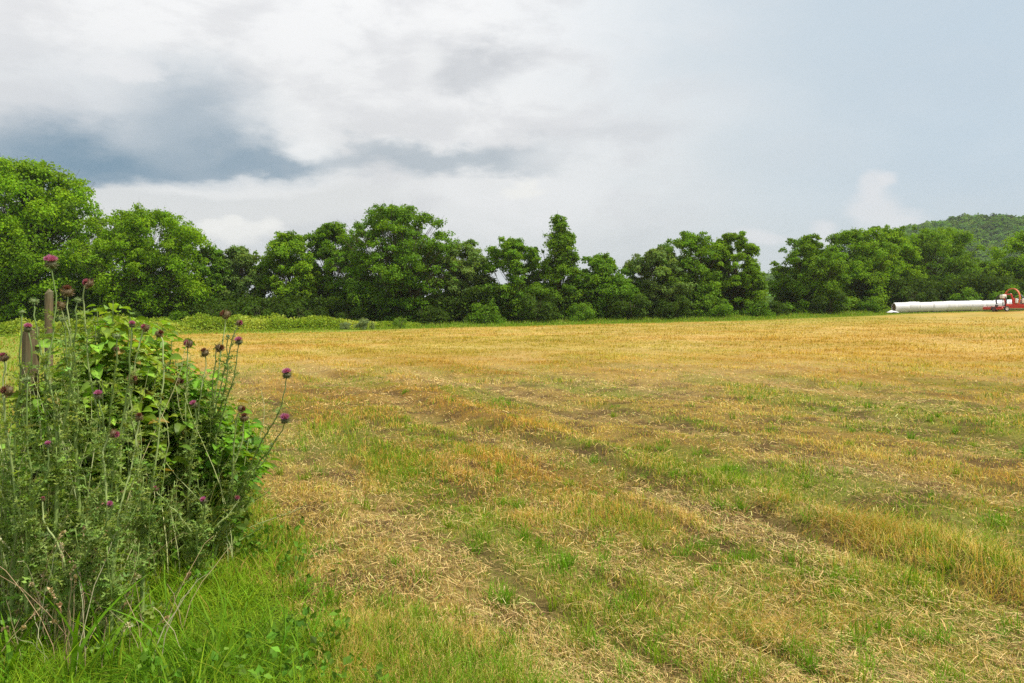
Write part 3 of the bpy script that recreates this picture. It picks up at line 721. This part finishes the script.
# ------------------------------------------------------------------ thistles
def thistle_leaf():
    V = []; Fc = []; k = 7
    ts = np.linspace(0, 1, k)
    for t in ts: V.append([0, t, .10 * math.sin(t * 3) - .30 * t * t])
    for sgn in (-1, 1):
        for i in range(k - 1):
            t = (ts[i] + ts[i + 1]) / 2; w = .23 * math.sin(math.pi * min(t + .12, 1)) ** .7
            V.append([sgn * w, t + .10, V[i][2] + (.09 if i % 2 else -.05)])
            Fc.append([i, len(V) - 1, i + 1] if sgn > 0 else [i + 1, len(V) - 1, i])
    return np.array(V), np.array(Fc)
TL_V, TL_F = thistle_leaf()
def broad_leaf():
    V = []; Fc = []; W = [0.02, .26, .34, .30, .17, .0]; T = [0, .16, .38, .62, .84, 1.0]
    for t, w in zip(T, W): V += [[-w, t, .5 * w - .34 * t * t], [0, t, -.34 * t * t], [w, t, .5 * w - .34 * t * t]]
    for i in range(5):
        b = 3 * i; Fc += [[b, b + 1, b + 4, b + 3], [b + 1, b + 2, b + 5, b + 4]]
    return np.array(V), np.array(Fc)
BL_V, BL_F = broad_leaf(); BL_C = np.array([.92, 1.35, .92] * 6)
TLC = np.array([.25, .345, .085]); TSTEM = np.array([.30, .40, .11])
def bez(p0, p1, p2, p3, n=12):
    t = np.linspace(0, 1, n)[:, None]; return (1 - t) ** 3 * p0 + 3 * (1 - t) ** 2 * t * p1 + 3 * (1 - t) * t * t * p2 + t ** 3 * p3
def flower_head(parent, pos, axis, size, kind):
    """pos relative to parent; kind: pink, faded, brown, bud"""
    ax = unit(np.asarray(axis, float)); ref = np.array([1.0, .2, .1]); x = unit(np.cross(ax, ref)); y = np.cross(ax, x); Rm = np.stack([x, y, ax], -1)
    a = Acc(); nth, nph = 12, 7; V = []
    for i in range(nph):
        u = i / (nph - 1); r = math.sin(math.pi * min(.06 + u * .86, 1)) ** .6 * .5; 
        for j in range(nth): V.append([r * math.cos(j / nth * 6.283), r * math.sin(j / nth * 6.283), -.42 + u * .72])
    V = np.array(V) @ Rm.T * size + pos; f = [[i * nth + j, i * nth + (j + 1) % nth, (i + 1) * nth + (j + 1) % nth, (i + 1) * nth + j] for i in range(nph - 1) for j in range(nth)]
    cg = dict(pink=(.10, .10, .04), faded=(.12, .075, .035), brown=(.115, .08, .03), bud=(.16, .21, .07))[kind]
    a.add(V, f, cg)
    n = 120; d = rdir(n); d[:, 2] = rng.uniform(-.85, .75, n); d = unit(d); o = unit(d + np.array([0, 0, .15]) + rng.normal(0, .2, (n, 3)))
    tri = np.array([[-.10, 0, 0], [.10, 0, 0], [0, 1, .12]])
    P = (d * .46 * np.array([1, 1, .85])) @ Rm.T * size + pos; O = unit(o @ Rm.T); Nn = unit(d @ Rm.T + rng.normal(0, .2, (n, 3)))
    inst(a, tri, [np.array([[0, 1, 2]])], P, basis(O, unit(np.cross(O, rng.normal(size=(n, 3))))), size * rng.uniform(.22, .42, n), jit(np.array(cg) * (1.7 if kind != 'pink' else 1.5), n, .25, .12))
    h = a.build('flower_head', M['stem'], parent)
    if kind != 'bud':
        a = Acc(); n = dict(pink=420, faded=260, brown=170)[kind]
        k = dict(pink=(.58, .19, .40), faded=(.44, .13, .22), brown=(.22, .09, .06))[kind]
        d = rdir(n); d[:, 2] = np.abs(d[:, 2]) + (.35 if kind == 'pink' else .5); d = unit(d); b = d * .12 + np.array([0, 0, .22])
        ln = (.60 if kind == 'pink' else .42) * size * rng.uniform(.7, 1.1, n)
        O = unit(d @ Rm.T); P = b @ Rm.T * size + pos
        st = np.array([[-.5, 0, 0], [.5, 0, 0], [.5, .7, 0], [-.5, .7, 0], [0, 1, 0]])
        c = jit(np.array(k), n, .2, .10); pale = rng.random(n) < .15; c[pale] = c[pale] * .5 + np.array([.5, .25, .38]) * .5 if kind == 'pink' else c[pale] * 1.3
        inst(a, st, [np.array([[0, 1, 2, 3]]), np.array([[3, 2, 4]])], P, basis(O, unit(np.cross(O, rng.normal(size=(n, 3))))), np.stack([np.full(n, size * .055), ln, ln], 1), c)
        tag(a.build('florets', M['petal'], h), dict(pink='fresh magenta pink florets', faded='fading brownish pink florets', brown='withered brown florets')[kind])
    return h
def stem_leaves(lf, pts, u0, u1, dens, size, col=TLC):
    L = np.sum(np.linalg.norm(np.diff(pts, axis=0), axis=1)); n = max(int(L * (u1 - u0) * dens), 2)
    u = rng.uniform(u0, u1, n); k = len(pts); p = np.stack([np.interp(u, np.linspace(0, 1, k), pts[:, i]) for i in range(3)], 1)
    a = rng.random(n) * 6.28; d = unit(np.stack([np.cos(a), np.sin(a), rng.uniform(-.1, 1.0, n)], 1)); nd = unit(np.array([0, 0, 1.0]) + rng.normal(0, .45, (n, 3)))
    inst(lf, TL_V, [TL_F], p, basis(d, nd), size * rng.uniform(.5, 1.2, n) * (1.15 - .6 * u), jit(col, n, .22, .08))
def thistle(bpx, Y, heads, label, fork=.5):
    g = gpt(bpx, Y); root = empty('thistle', g, label, 'thistle', 'flowering thistles')
    st = Acc(); lf = Acc()
    tops = [at(h[0], h[1], Y + h[4] if len(h) > 4 else Y + rng.uniform(-.18, .18)) - g for h in heads]
    m = np.mean(tops, 0); fk = np.array([m[0] * .45, m[1] * .3, max(m[2] * fork, .2)])
    main = bez(np.zeros(3), np.array([0, 0, fk[2] * .4]) + rng.normal(0, .02, 3), fk * .75 + rng.normal(0, .02, 3), fk, 10)
    tube(st, main, np.linspace(.012, .008, 10), TSTEM * .8, 7); stem_leaves(lf, main, .0, 1, 90, .12)
    hs = []
    for (px, py, size, kind, *_), tpos in zip(heads, tops):
        size *= .8
        b = fk - (fk - main[5]) * rng.random() * .8; hook = kind in ('brown', 'faded') and rng.random() < .55
        side = np.array([rng.normal(0, .03), rng.normal(0, .03), 0])
        ln = np.linalg.norm(tpos - b)
        if hook: p3 = tpos; br = bez(b, b + (tpos - b) * .35 + side, tpos + np.array([side[0] * 2, 0, .03]) - (tpos - b) * .05, p3, 16)
        else: br = bez(b, b + (tpos - b) * .35 + side * 1.5 + np.array([0, 0, ln * .08]), tpos - np.array([side[0], side[1], ln * .25]), tpos, 16)
        wob = np.cumsum(rng.normal(0, .005, (16, 3)), 0); wob -= np.linspace(0, 1, 16)[:, None] * wob[-1]; br = br + wob
        col = np.linspace(0, 1, 16)[:, None] * (np.array([.40, .45, .19]) if kind in ('brown', 'faded') else np.array([.17, .24, .07])) + (1 - np.linspace(0, 1, 16)[:, None]) * TSTEM * .8
        tube(st, br, np.linspace(.0056, .0030, 16), np.repeat(col, 6, 0), 6)
        stem_leaves(lf, br, 0, .74, 95, .075)
        ax = br[-1] - br[-3]; ax = unit(ax) + (np.array([rng.choice([-1, 1]) * .9, -.4, -.5]) if hook else np.array([rng.normal(0, .25), -.25, .15]))
        hs.append((tpos, ax, size, kind))
    # leafy side shoots
    for q in range(4):
        b = main[int(rng.integers(2, 9))]; a = rng.random() * 6.28; e = b + np.array([math.cos(a) * .16, math.sin(a) * .12, rng.uniform(.15, .42)])
        br = bez(b, b + (e - b) * .3 + np.array([math.cos(a) * .05, 0, 0]), e - np.array([0, 0, .1]), e, 8); tube(st, br, np.linspace(.004, .0015, 8), TSTEM, 5); stem_leaves(lf, br, 0, 1, 95, .08)
    st.build('stem', M['stem'], root, smooth=True); lf.build('leaves', M['leaf'], root)
    for h in hs: flower_head(root, *h)
rng = np.random.default_rng(23)
P, FA, BR, BU = 'pink', 'faded', 'brown', 'bud'
thistle(58, 3.92, [(51, 264, 0.067, P), (34, 301, 0.043, BU), (78, 300, 0.032, BU)], 'tallest thistle topped by one big pink flower, before the taller post', .62)
thistle(14, 3.99, [(28, 329, 0.043, P), (4, 358, 0.052, FA), (22, 312, 0.029, BU)], 'thistle with a small pink flower before the nearer fence post')
thistle(30, 3.84, [(8, 391, 0.061, BR), (27, 379, 0.041, BU), (48, 445, 0.029, P)], 'thistle leaning to the left edge with a withered brown head')
thistle(80, 4.35, [(67, 292, 0.070, BR), (61, 306, 0.052, BR), (63, 319, 0.043, BU)], 'thistle with two withered heads on hooked pale stalks, beside the taller post', .68)
thistle(100, 4.57, [(89, 284, 0.061, FA), (117, 336, 0.043, BU), (116, 349, 0.032, FA)], 'thistle whose fading pink head rises over the broad bright leaves', .6)
thistle(105, 3.99, [(132, 325, 0.032, P), (146, 328, 0.046, FA), (98, 396, 0.043, P)], 'thistle with pale straight stalks and a pink flower low in its middle')
thistle(142, 4.13, [(159, 334, 0.049, BR), (132, 379, 0.049, BR)], 'thistle with a dark head and a kinked pale stalk, above the thicket middle')
thistle(108, 3.77, [(139, 417, 0.041, BR), (114, 434, 0.046, FA)], 'thistle with two low reddish brown heads on bare stalks')
thistle(188, 5.07, [(189, 344, 0.062, FA), (179, 381, 0.058, BR), (194, 405, 0.045, P), (205, 353, 0.062, BR)], 'thistle with four heads crowded at the right of the thicket', .58)
thistle(196, 5.25, [(226, 315, 0.072, BR), (239, 323, 0.045, FA), (239, 342, 0.052, P), (219, 348, 0.065, BR), (228, 336, 0.028, BU)], 'thistle with a round brown head above several smaller ones, against the field', .62)
thistle(212, 5.07, [(287, 375, 0.062, P), (285, 420, 0.062, P), (241, 409, 0.055, BR), (244, 418, 0.062, BR), (272, 444, 0.024, BU)], 'rightmost thistle leaning over the field with two magenta flowers', .46)
thistle(195, 4.73, [(156, 489, 0.034, FA), (204, 501, 0.038, P), (237, 498, 0.038, FA)], 'short thistle with three tiny heads low at the right of the thicket', .55)
thistle(70, 3.77, [(110, 505, 0.029, P), (43, 499, 0.023, FA)], 'short thistle with two tiny heads low at the left of the thicket', .55)

# ------------------------------------------------------------------ leafy bushes in the corner
def leafy_bush(name, px, Y, pytop, wid, nst, leafsize, col, label, cat, dens=46, tv=BL_V, tf=BL_F, low=.25, depth=.8, mat='thick'):
    g = gpt(px, Y); H = CAMZ + (HY - pytop) / F * Y - g[2]; root = empty(name, g, label, cat); st = Acc(); lf = Acc()
    for k in range(nst):
        a = rng.random() * 6.28; q = math.sqrt(rng.random()); h = H * (1 - .45 * q ** 2) * rng.uniform(.72, 1.0)
        e = np.array([math.cos(a) * wid * q, math.sin(a) * wid * q * depth, h]); b = np.array([e[0] * .15, e[1] * .15, -.02])
        s = bez(b, b + np.array([e[0] * .2, e[1] * .2, h * .45]), e - np.array([e[0] * .1, e[1] * .1, h * .2]), e + np.array([0, 0, -.03]), 12)
        tube(st, s, np.linspace(.009, .0025, 12), (.20, .24, .09), 6, cap=False)
        L = h; n = int(L * dens); u = np.sort(rng.uniform(low, 1, n)); p = np.stack([np.interp(u, np.linspace(0, 1, 12), s[:, i]) for i in range(3)], 1)
        az = rng.random() * 6.28 + np.arange(n) * 2.4; off = rng.uniform(.02, .10, (n, 1))
        d = unit(np.stack([np.cos(az), np.sin(az), rng.uniform(-.35, .45, n)], 1)); p = p + d * off
        nd = unit(np.array([0, 0, 1.0]) + d * .3 + rng.normal(0, .3, (n, 3)))
        cl = jit(np.array(col) * (1 + rng.normal(0, .1)), n, .22, .09); old = rng.random(n) < .04; cl[old] = np.array([.35, .24, .06]); inst(lf, tv, [tf], p, basis(d, nd), leafsize * rng.uniform(.4, 1.2, n) * (.7 + .3 * u), cl, BL_C)
    st.build('stem', M['stem'], root, smooth=True); lf.build('leaves', M[mat], root)
leafy_bush('leafy_bush', 108, 5.1, 279, .52, 64, .108, (.21, .335, .035), 'bright broad-leaved plant rising highest behind the thistles', 'bush', 44)
leafy_bush('leafy_bush', 72, 5.4, 322, .28, 16, .10, (.15, .27, .03), 'smaller-leaved bush beside the fence posts', 'bush', 46)
leafy_bush('leafy_bush', 150, 5.6, 297, .42, 30, .085, (.20, .34, .035), 'fine-leaved bush just right of the broad-leaved plant', 'bush', 60)
leafy_bush('leafy_bush', 188, 5.5, 345, .46, 46, .095, (.14, .28, .018), 'deep green bush at the right side of the thistle thicket', 'bush', 70)
leafy_bush('leafy_bush', 212, 6.0, 392, .40, 44, .085, (.14, .29, .018), 'low deep green bush nearest the mown field', 'bush', 85)
leafy_bush('leafy_bush', -12, 5.9, 420, .42, 22, .10, (.15, .27, .03), 'low green bush at the left edge below the nearer post', 'bush', 50)
rng = np.random.default_rng(24)
def tangle():
    # the mass of spiny leaves, shoots and small weeds below the flowers: not countable
    st = Acc(); lf = Acc(); ns = 480
    for k in range(ns):
        px = rng.uniform(-90, 225) if rng.random() < .8 else rng.uniform(-90, 110); Y = 4.15 + max(px, 0) / 250 * 1.3 + rng.uniform(0, 1.5); x = (px - CX) / F * Y
        g = np.array([x, Y, float(gz(x, Y)) - .02])
        topy = np.interp(px, [-70, 0, 60, 120, 180, 225, 262], [465, 460, 440, 425, 425, 460, 525]) + rng.uniform(0, 1) ** .8 * 190 ; H = max(CAMZ + (HY - topy) / F * Y - g[2], .30)
        e = g + np.array([rng.normal(0, .17), rng.normal(0, .15), H]); s = bez(g, g + np.array([0, 0, H * .4]), e - np.array([rng.normal(0, .04), 0, H * .3]), e, 9)
        c = TSTEM * rng.uniform(.7, 1.5); tube(st, s, np.linspace(.0070, .0022, 9), c, 5, cap=False)
        tone = [TLC, TLC * np.array([1.1, 1.15, .7]), np.array([.30, .37, .10]), np.array([.17, .32, .03])][int(rng.integers(0, 4))]
        stem_leaves(lf, s, .05, 1, 62, rng.uniform(.045, .095), tone)
    # thin bare pale stalks standing clear of the leaves
    for k in range(150):
        px = rng.uniform(-60, 235); Y = 4.0 + max(px, 0) / 250 * 1.2 + rng.uniform(0, .8); x = (px - CX) / F * Y; g = np.array([x, Y, float(gz(x, Y)) - .02])
        topy = np.interp(px, [-70, 0, 60, 120, 180, 225, 262], [370, 350, 340, 330, 345, 370, 450]) + rng.uniform(0, 1) * 170; H = max(CAMZ + (HY - topy) / F * Y - g[2], .3)
        e = g + np.array([rng.normal(0, .22), rng.normal(0, .15), H]); sx = bez(g, g + np.array([0, 0, H * .5]), e - np.array([rng.normal(0, .08), 0, H * .3]), e, 9)
        tube(st, sx, np.linspace(.0042, .0014, 9), jit(np.array([.42, .45, .20]), 1, .2, .05)[0], 4, cap=False)
        if rng.random() < .5: stem_leaves(lf, sx, .6, 1, 60, .05, np.array([.34, .40, .12]))
    ng = 4200; px = rng.uniform(-90, 235, ng); Y = 4.0 + np.maximum(px, 0) / 250 * 1.3 + rng.uniform(0, 1.3, ng); x = (px - CX) / F * Y
    colg = jit(np.where(rng.random((ng, 1)) < .7, np.array([.20, .30, .05]), np.array([.40, .40, .15])), ng, .2, .06)
    blades(lf, x, Y, rng.uniform(.3, .95, ng), rng.uniform(.003, .007, ng), rng.uniform(.1, .9, ng), colg * .8, 0, colg, seg=5)
    n = 5500; px = rng.uniform(-90, 246, n); Y = 4.1 + np.maximum(px, 0) / 250 * 1.3 + rng.uniform(0, 1.6, n); x = (px - CX) / F * Y
    topy = np.interp(px, [-70, 0, 60, 120, 180, 225, 262], [490, 480, 440, 410, 430, 480, 540]); H = np.maximum(CAMZ + (HY - topy) / F * Y, .1)
    z = gz(x, Y) + H * rng.random(n) ** .8; d = rdir(n, .5); nd = rdir(n, .8)
    inst(lf, BL_V, [BL_F], np.stack([x, Y, z], 1), basis(d, nd), rng.uniform(.03, .08, n), jit(np.array([.15, .26, .035]), n, .3, .12))
    a = st
    off = a.n
    for q in range(len(lf.loops)): lf.loops[q] = lf.loops[q] + off
    a.v += lf.v; a.c += lf.c; a.loops += lf.loops; a.tot += lf.tot; a.mi += [m + 1 for m in lf.mi]; a.n += lf.n
    tag(a.build('weed_thicket', [M['stem'], M['leaf']]), 'dense tangle of spiny grey-green weeds below the thistle flowers', 'weeds', kind='stuff')
    # dead stalks and seed heads
    a = Acc()
    for k in range(130):
        grp = rng.random(); px = rng.normal(55, 20) if grp < .6 else (rng.normal(140, 30) if grp < .75 else rng.uniform(-20, 130)); Y = rng.uniform(3.5, 4.4); x = (px - CX) / F * Y
        g = np.array([x, Y, float(gz(x, Y)) - .01]); H = rng.uniform(.18, .62) if grp < .6 else rng.uniform(.15, .45); az = rng.random() * 6.28; l = H * rng.uniform(.1, .9)
        e = g + np.array([math.cos(az) * l, math.sin(az) * l, H]); s = bez(g, g + np.array([0, 0, H * .5]), e + np.array([0, 0, H * .1]), e, 8) + rng.normal(0, .004, (8, 3))
        c = jit(np.array([.38, .28, .15]) if rng.random() < .7 else np.array([.46, .42, .24]), 1, .2, .05)[0]
        tube(a, s, np.linspace(.0022, .0009, 8), c, 4, cap=False)
        if rng.random() < .4:
            n = 26; u = rng.uniform(.65, 1, n); p = np.stack([np.interp(u, np.linspace(0, 1, 8), s[:, i]) for i in range(3)], 1); d = unit(unit(e - g) + rng.normal(0, .5, (n, 3)))
            inst(a, LEAFQ, [LEAFQ_F], p, basis(d, rdir(n)), rng.uniform(.008, .02, n), jit(c * 1.2, n, .1, .05))
    tag(a.build('dead_stalks', M['straw']), 'tangle of dry brown stalks at the bottom of the thicket', 'dead stalks', kind='stuff')
tangle()

# ------------------------------------------------------------------ wrapped bale tube
def bale_tube():
    Y = 98.0; x0 = (893.5 - CX) / F * Y; x1 = (1062 - CX) / F * Y; r0 = .68
    zt = lambda x: float(gz(x, Y)) + r0 - .05
    root = empty('bale_tube', (x0, Y, float(gz(x0, Y))), 'long white plastic-wrapped tube of round bales lying along the trees', 'wrapped bales')
    a = Acc(); nb = 90; ns = 28; xs = np.linspace(x0, x1, nb * 3); th = np.arange(ns) / ns * 2 * math.pi; rows = []
    for i, x in enumerate(xs):
        q = ((x - x0) / 1.55 + .12 * math.sin(i * .21)) % 1.0; seam = math.exp(-(min(q, 1 - q) / .07) ** 2); b = int((x - x0) / 1.55)
        jr = 1 + .05 * math.sin(b * 2.3) ; r = r0 * jr * (1 - .075 * seam) * (1 + .012 * np.sin(5 * th + b) + rng.normal(0, .004, ns))
        zc = zt(x) + .03 * math.sin(b * 1.7)
        rows.append(np.stack([np.full(ns, x - x0), .04 * math.sin(b * 1.1) + r * np.cos(th), zc + r * np.sin(th) * (1 - .05 * (np.sin(th) < 0)) - float(gz(x0, Y))], 1))
    k = len(xs); f = [[i * ns + j, i * ns + (j + 1) % ns, (i + 1) * ns + (j + 1) % ns, (i + 1) * ns + j] for i in range(k - 1) for j in range(ns)]
    a.add(np.concatenate(rows), f, (.74, .73, .71)); a.build('plastic_wrap', M['film'], root, smooth=True)
    h = Acc(); R0 = rows[0].copy(); cc = R0.mean(0); v = [cc + np.array([.18, 0, 0])]
    for s in (.35, .7, .97): v += list(cc + (R0 - cc) * s + np.array([.16 + .1 * (s < .9), 0, 0]) + rng.normal(0, .012, R0.shape))
    v = np.array(v); ff = [[1 + i * ns + j, 1 + i * ns + (j + 1) % ns, 1 + (i + 1) * ns + (j + 1) % ns, 1 + (i + 1) * ns + j] for i in range(2) for j in range(ns)]
    h.add(v, ff, (.26, .17, .10)); h.add(v[:ns + 1], [[0, 1 + j, 1 + (j + 1) % ns] for j in range(ns)], (.26, .17, .10))
    tag(h.build('bale_end', M['straw'], root), 'brown hay showing at the open end')
    # loose wrap spilling on the grass by the open end
    xs = np.linspace(-1.15, .25, 16); ys = np.linspace(-.75, .35, 12); X, Yy = np.meshgrid(xs, ys)
    e = 1 - ((X + .4) / .8) ** 2 - ((Yy + .2) / .62) ** 2
    Z = .02 + .28 * np.clip(e, 0, 1) * (fbm(X * 3 + 5, Yy * 3, 3)) * 1.4
    s = Acc(); i = np.arange(11)[:, None] * 16 + np.arange(15)[None]; f = np.stack([i, i + 1, i + 17, i + 16], -1).reshape(-1, 4)
    keep = e.ravel()[f].min(1) > -.45
    s.add(np.stack([X, Yy, Z + .04], -1).reshape(-1, 3), f[keep], (.80, .79, .76)); o = s.build('loose_film', M['film'], None, smooth=True)
    o.location = (x0 - .25, Y - .9, float(gz(x0 - .25, Y - .9)) + .06); tag(o, 'crumpled white film lying by the open end of the bale tube', 'plastic film')
bale_tube()

# ------------------------------------------------------------------ red bale wrapping machine
def ring(acc, c, r, t, col, a0=0, a1=360, depth=.10, mat=0, n=40):
    th = np.radians(np.linspace(a0, a1, n)); pts = np.stack([np.full(n, c[0]), c[1] + r * np.cos(th), c[2] + r * np.sin(th)], 1)
    for k in (-depth / 2, depth / 2): tube(acc, pts + np.array([k, 0, 0]), t, col, 8, mat)
    for i in range(0, n, 3): tube(acc, [pts[i] - [depth / 2, 0, 0], pts[i] + [depth / 2, 0, 0]], t * .6, col, 6, mat)
def wheel(parent, c, r, w, rimcol):
    a = Acc(); n = 28; th = np.linspace(0, 2 * math.pi, n, endpoint=False); prof = [(-.5, .62), (-.5, .90), (-.32, 1.0), (.32, 1.0), (.5, .90), (.5, .62)]
    V = np.array([[[c[0] + q * r * math.cos(t), c[1] + y * w, c[2] + q * r * math.sin(t)] for t in th] for y, q in prof])
    f = [[i * n + j, i * n + (j + 1) % n, (i + 1) * n + (j + 1) % n, (i + 1) * n + j] for i in range(5) for j in range(n)]
    a.add(V.reshape(-1, 3), f, (.035, .034, .033)); W = a.build('wheel', M['rubber'], parent, smooth=True)
    a = Acc(); prof = [(-.42, .64), (-.42, .52), (-.22, .42), (-.22, .18), (-.34, .15), (-.34, .0)]
    V = np.array([[[c[0] + q * r * math.cos(t), c[1] + y * w, c[2] + q * r * math.sin(t)] for t in th] for y, q in prof])
    f = [[i * n + j, i * n + (j + 1) % n, (i + 1) * n + (j + 1) % n, (i + 1) * n + j] for i in range(5) for j in range(n)]
    a.add(V.reshape(-1, 3), f, rimcol); a.build('rim', M['paint'], W, smooth=True)
def machine():
    Y = 94.5; x0 = (986.5 - CX) / F * Y; z0 = float(gz(x0 + 2.5, Y)); root = empty('bale_wrapper', (x0, Y, z0), 'red bale wrapping machine with a tall orange hoop before the tube', 'farm machine')
    RED = (.55, .035, .02); DRED = (.38, .03, .02); DK = (.04, .04, .045); OR = (.62, .16, .06)
    a = Acc()      # chassis: two long rails, cross members, drawbar
    for y in (-.75, .75):
        box(a, (.55, y - .07, .38), (6.6, y + .07, .60), RED, bev=.015)
    for x in (.6, 1.5, 2.8, 4.2, 5.5, 6.5): box(a, (x, -.68, .40), (x + .12, .68, .56), DRED, bev=.01)
    box(a, (1.8, -.86, .60), (4.6, -.80, .86), RED, bev=.01); box(a, (1.8, -.80, .602), (4.6, .80, .64), DRED, bev=.01)
    tube(a, [(6.5, 0, .5), (7.6, 0, .45), (8.1, 0, .42)], [.09, .08, .07], RED, 8); a.build('frame', M['paint'], root)
    a = Acc()      # low loading table at the left end
    box(a, (.02, -.85, .22), (1.45, .85, .46), RED, bev=.04); box(a, (.10, -.90, .47), (1.35, -.80, .60), DRED, bev=.02); box(a, (.10, .80, .47), (1.35, .90, .60), DRED, bev=.02)
    for i in range(5): tube(a, [(.16 + .27 * i, -.8, .50), (.16 + .27 * i, .8, .50)], .05, (.25, .24, .24), 10)
    a.build('bale_table', M['paint'], root)
    a = Acc(); box(a, (.52, -.98, .48), (.78, -.76, .80), DK, bev=.03); tube(a, [(.65, -.87, .80), (.65, -.87, .95)], .03, DK, 8); a.build('hydraulic_valve', M['paint'], root)
    wheel(root, (.22, -.98, .27), .27, .18, (.12, .03, .03)); wheel(root, (1.78, -1.0, .30), .30, .20, (.72, .70, .66)); wheel(root, (5.9, -1.0, .36), .36, .24, (.45, .05, .03))
    wheel(root, (1.78, 1.0, .30), .30, .20, (.72, .70, .66)); wheel(root, (5.9, 1.0, .36), .36, .24, (.45, .05, .03))
    # the tall orange wrapping hoop, turned towards the viewer
    a = Acc(); n = 56; th = np.linspace(0, 2 * math.pi, n); rot = R(-12)
    def hoop(acc, c, r, t, col, w, a0=0.0, a1=2 * math.pi):
        th = np.linspace(a0, a1, n); V = []
        for k, q in ((-1, -1), (1, -1), (1, 1), (-1, 1)):
            rr = r + q * t; lx = np.full(n, k * w / 2); ly = rr * np.cos(th); lz = rr * np.sin(th)
            V.append(np.stack([c[0] + lx * math.cos(rot) + ly * math.sin(rot), c[1] - lx * math.sin(rot) + ly * math.cos(rot), c[2] + lz], 1))
        V = np.stack(V, 1).reshape(-1, 3); f = [[4 * i + j, 4 * i + (j + 1) % 4, 4 * i + 4 + (j + 1) % 4, 4 * i + 4 + j] for i in range(n - 1) for j in range(4)]
        acc.add(V, f, col); acc.add(V[:4], [[0, 1, 2, 3]], col); acc.add(V[-4:], [[0, 1, 2, 3]], col)
    cx = 3.05
    hoop(a, (cx, 0, 1.60), 1.10, .055, OR, .16); a.build('wrapping_hoop', M['paint'], root)
    a = Acc(); hoop(a, (1.75, 0, 1.22), .74, .05, DK, .12); a.build('guide_hoop', M['paint'], root); a = Acc(); hoop(a, (3.75, 0, 1.22), .80, .05, DK, .14); a.build('guide_hoop', M['paint'], root)
    a = Acc()      # leaning red mast that carries the hoop drive
    for y in (-.82, .70):
        tube(a, [(2.72, y, .6), (2.62, y, 1.3), (2.42, y, 2.0)], .10, RED, 8)
    box(a, (2.32, -.80, 1.93), (2.54, .70, 2.08), RED, bev=.03); box(a, (2.7, -.84, .86), (3.05, -.72, 1.55), RED, bev=.03); a.build('mast', M['paint'], root)
    a = Acc(); box(a, (1.50, -.62, 1.52), (2.05, -.05, 1.96), (.78, .72, .62), bev=.06); tube(a, [(1.78, -.3, 1.96), (1.78, -.3, 2.03)], .06, DK, 10)
    for x in (1.58, 1.98): box(a, (x - .03, -.65, .6), (x + .03, -.55, 1.5), DK, bev=.005)
    a.build('fuel_tank', M['paint'], root)
    for x, y in ((2.95, -.98), (3.75, -.98)):
        a = Acc(); tube(a, [(x, y, .95), (x, y, 1.0), (x, y, 1.45), (x, y, 1.5)], [.06, .16, .16, .06], (.80, .80, .80), 16); tube(a, [(x, y, .80), (x, y, .94)], .03, DK, 8); tube(a, [(x, y, 1.51), (x, y, 1.62)], .03, DK, 8); a.build('film_roll', M['film'], root)
    a = Acc(); box(a, (3.25, -.70, .66), (4.0, .30, 1.42), (.16, .16, .17), bev=.05)
    for i in range(5): box(a, (3.32, -.715, .78 + i * .12), (3.93, -.702, .83 + i * .12), (.42, .42, .42))
    tube(a, [(3.9, .1, 1.42), (3.9, .1, 1.75), (3.98, .1, 1.84)], .035, (.2, .18, .17), 8); a.build('engine', M['paint'], root)
    a = Acc(); n = 14; th = np.linspace(R(8), R(172), n); V = []
    for y in (-1.15, -.62):
        for r in (.62, .66): V.append(np.stack([5.15 + 1.05 * r * np.cos(th) / .62, np.full(n, y), .42 + r * np.sin(th)], 1))
    V = np.array(V); f = []
    for (p, q) in ((0, 1), (1, 3), (3, 2), (2, 0)): f += [[p * n + i, q * n + i, q * n + i + 1, p * n + i + 1] for i in range(n - 1)]
    a.add(V.reshape(-1, 3), f, (.75, .30, .08)); a.build('fender', M['paint'], root)
machine()

# ------------------------------------------------------------------ summer haze
def haze():
    a = Acc(); box(a, (-2100, -380, -8), (2100, 2500, 100), (1, 1, 1))
    m = bpy.data.materials.new('summer_haze'); m.use_nodes = True; t = m.node_tree; t.nodes.clear(); w = N(t)
    v = w.n('ShaderNodeVolumePrincipled'); v.inputs['Color'].default_value = (.86, .91, 1, 1); v.inputs['Density'].default_value = .00013; v.inputs['Anisotropy'].default_value = .2
    o = w.n('ShaderNodeOutputMaterial'); w.l.new(v.outputs[0], o.inputs['Volume'])
    tag(a.build('haze', m), 'thin pale summer haze over the field and hill', 'haze', kind='stuff')
haze()
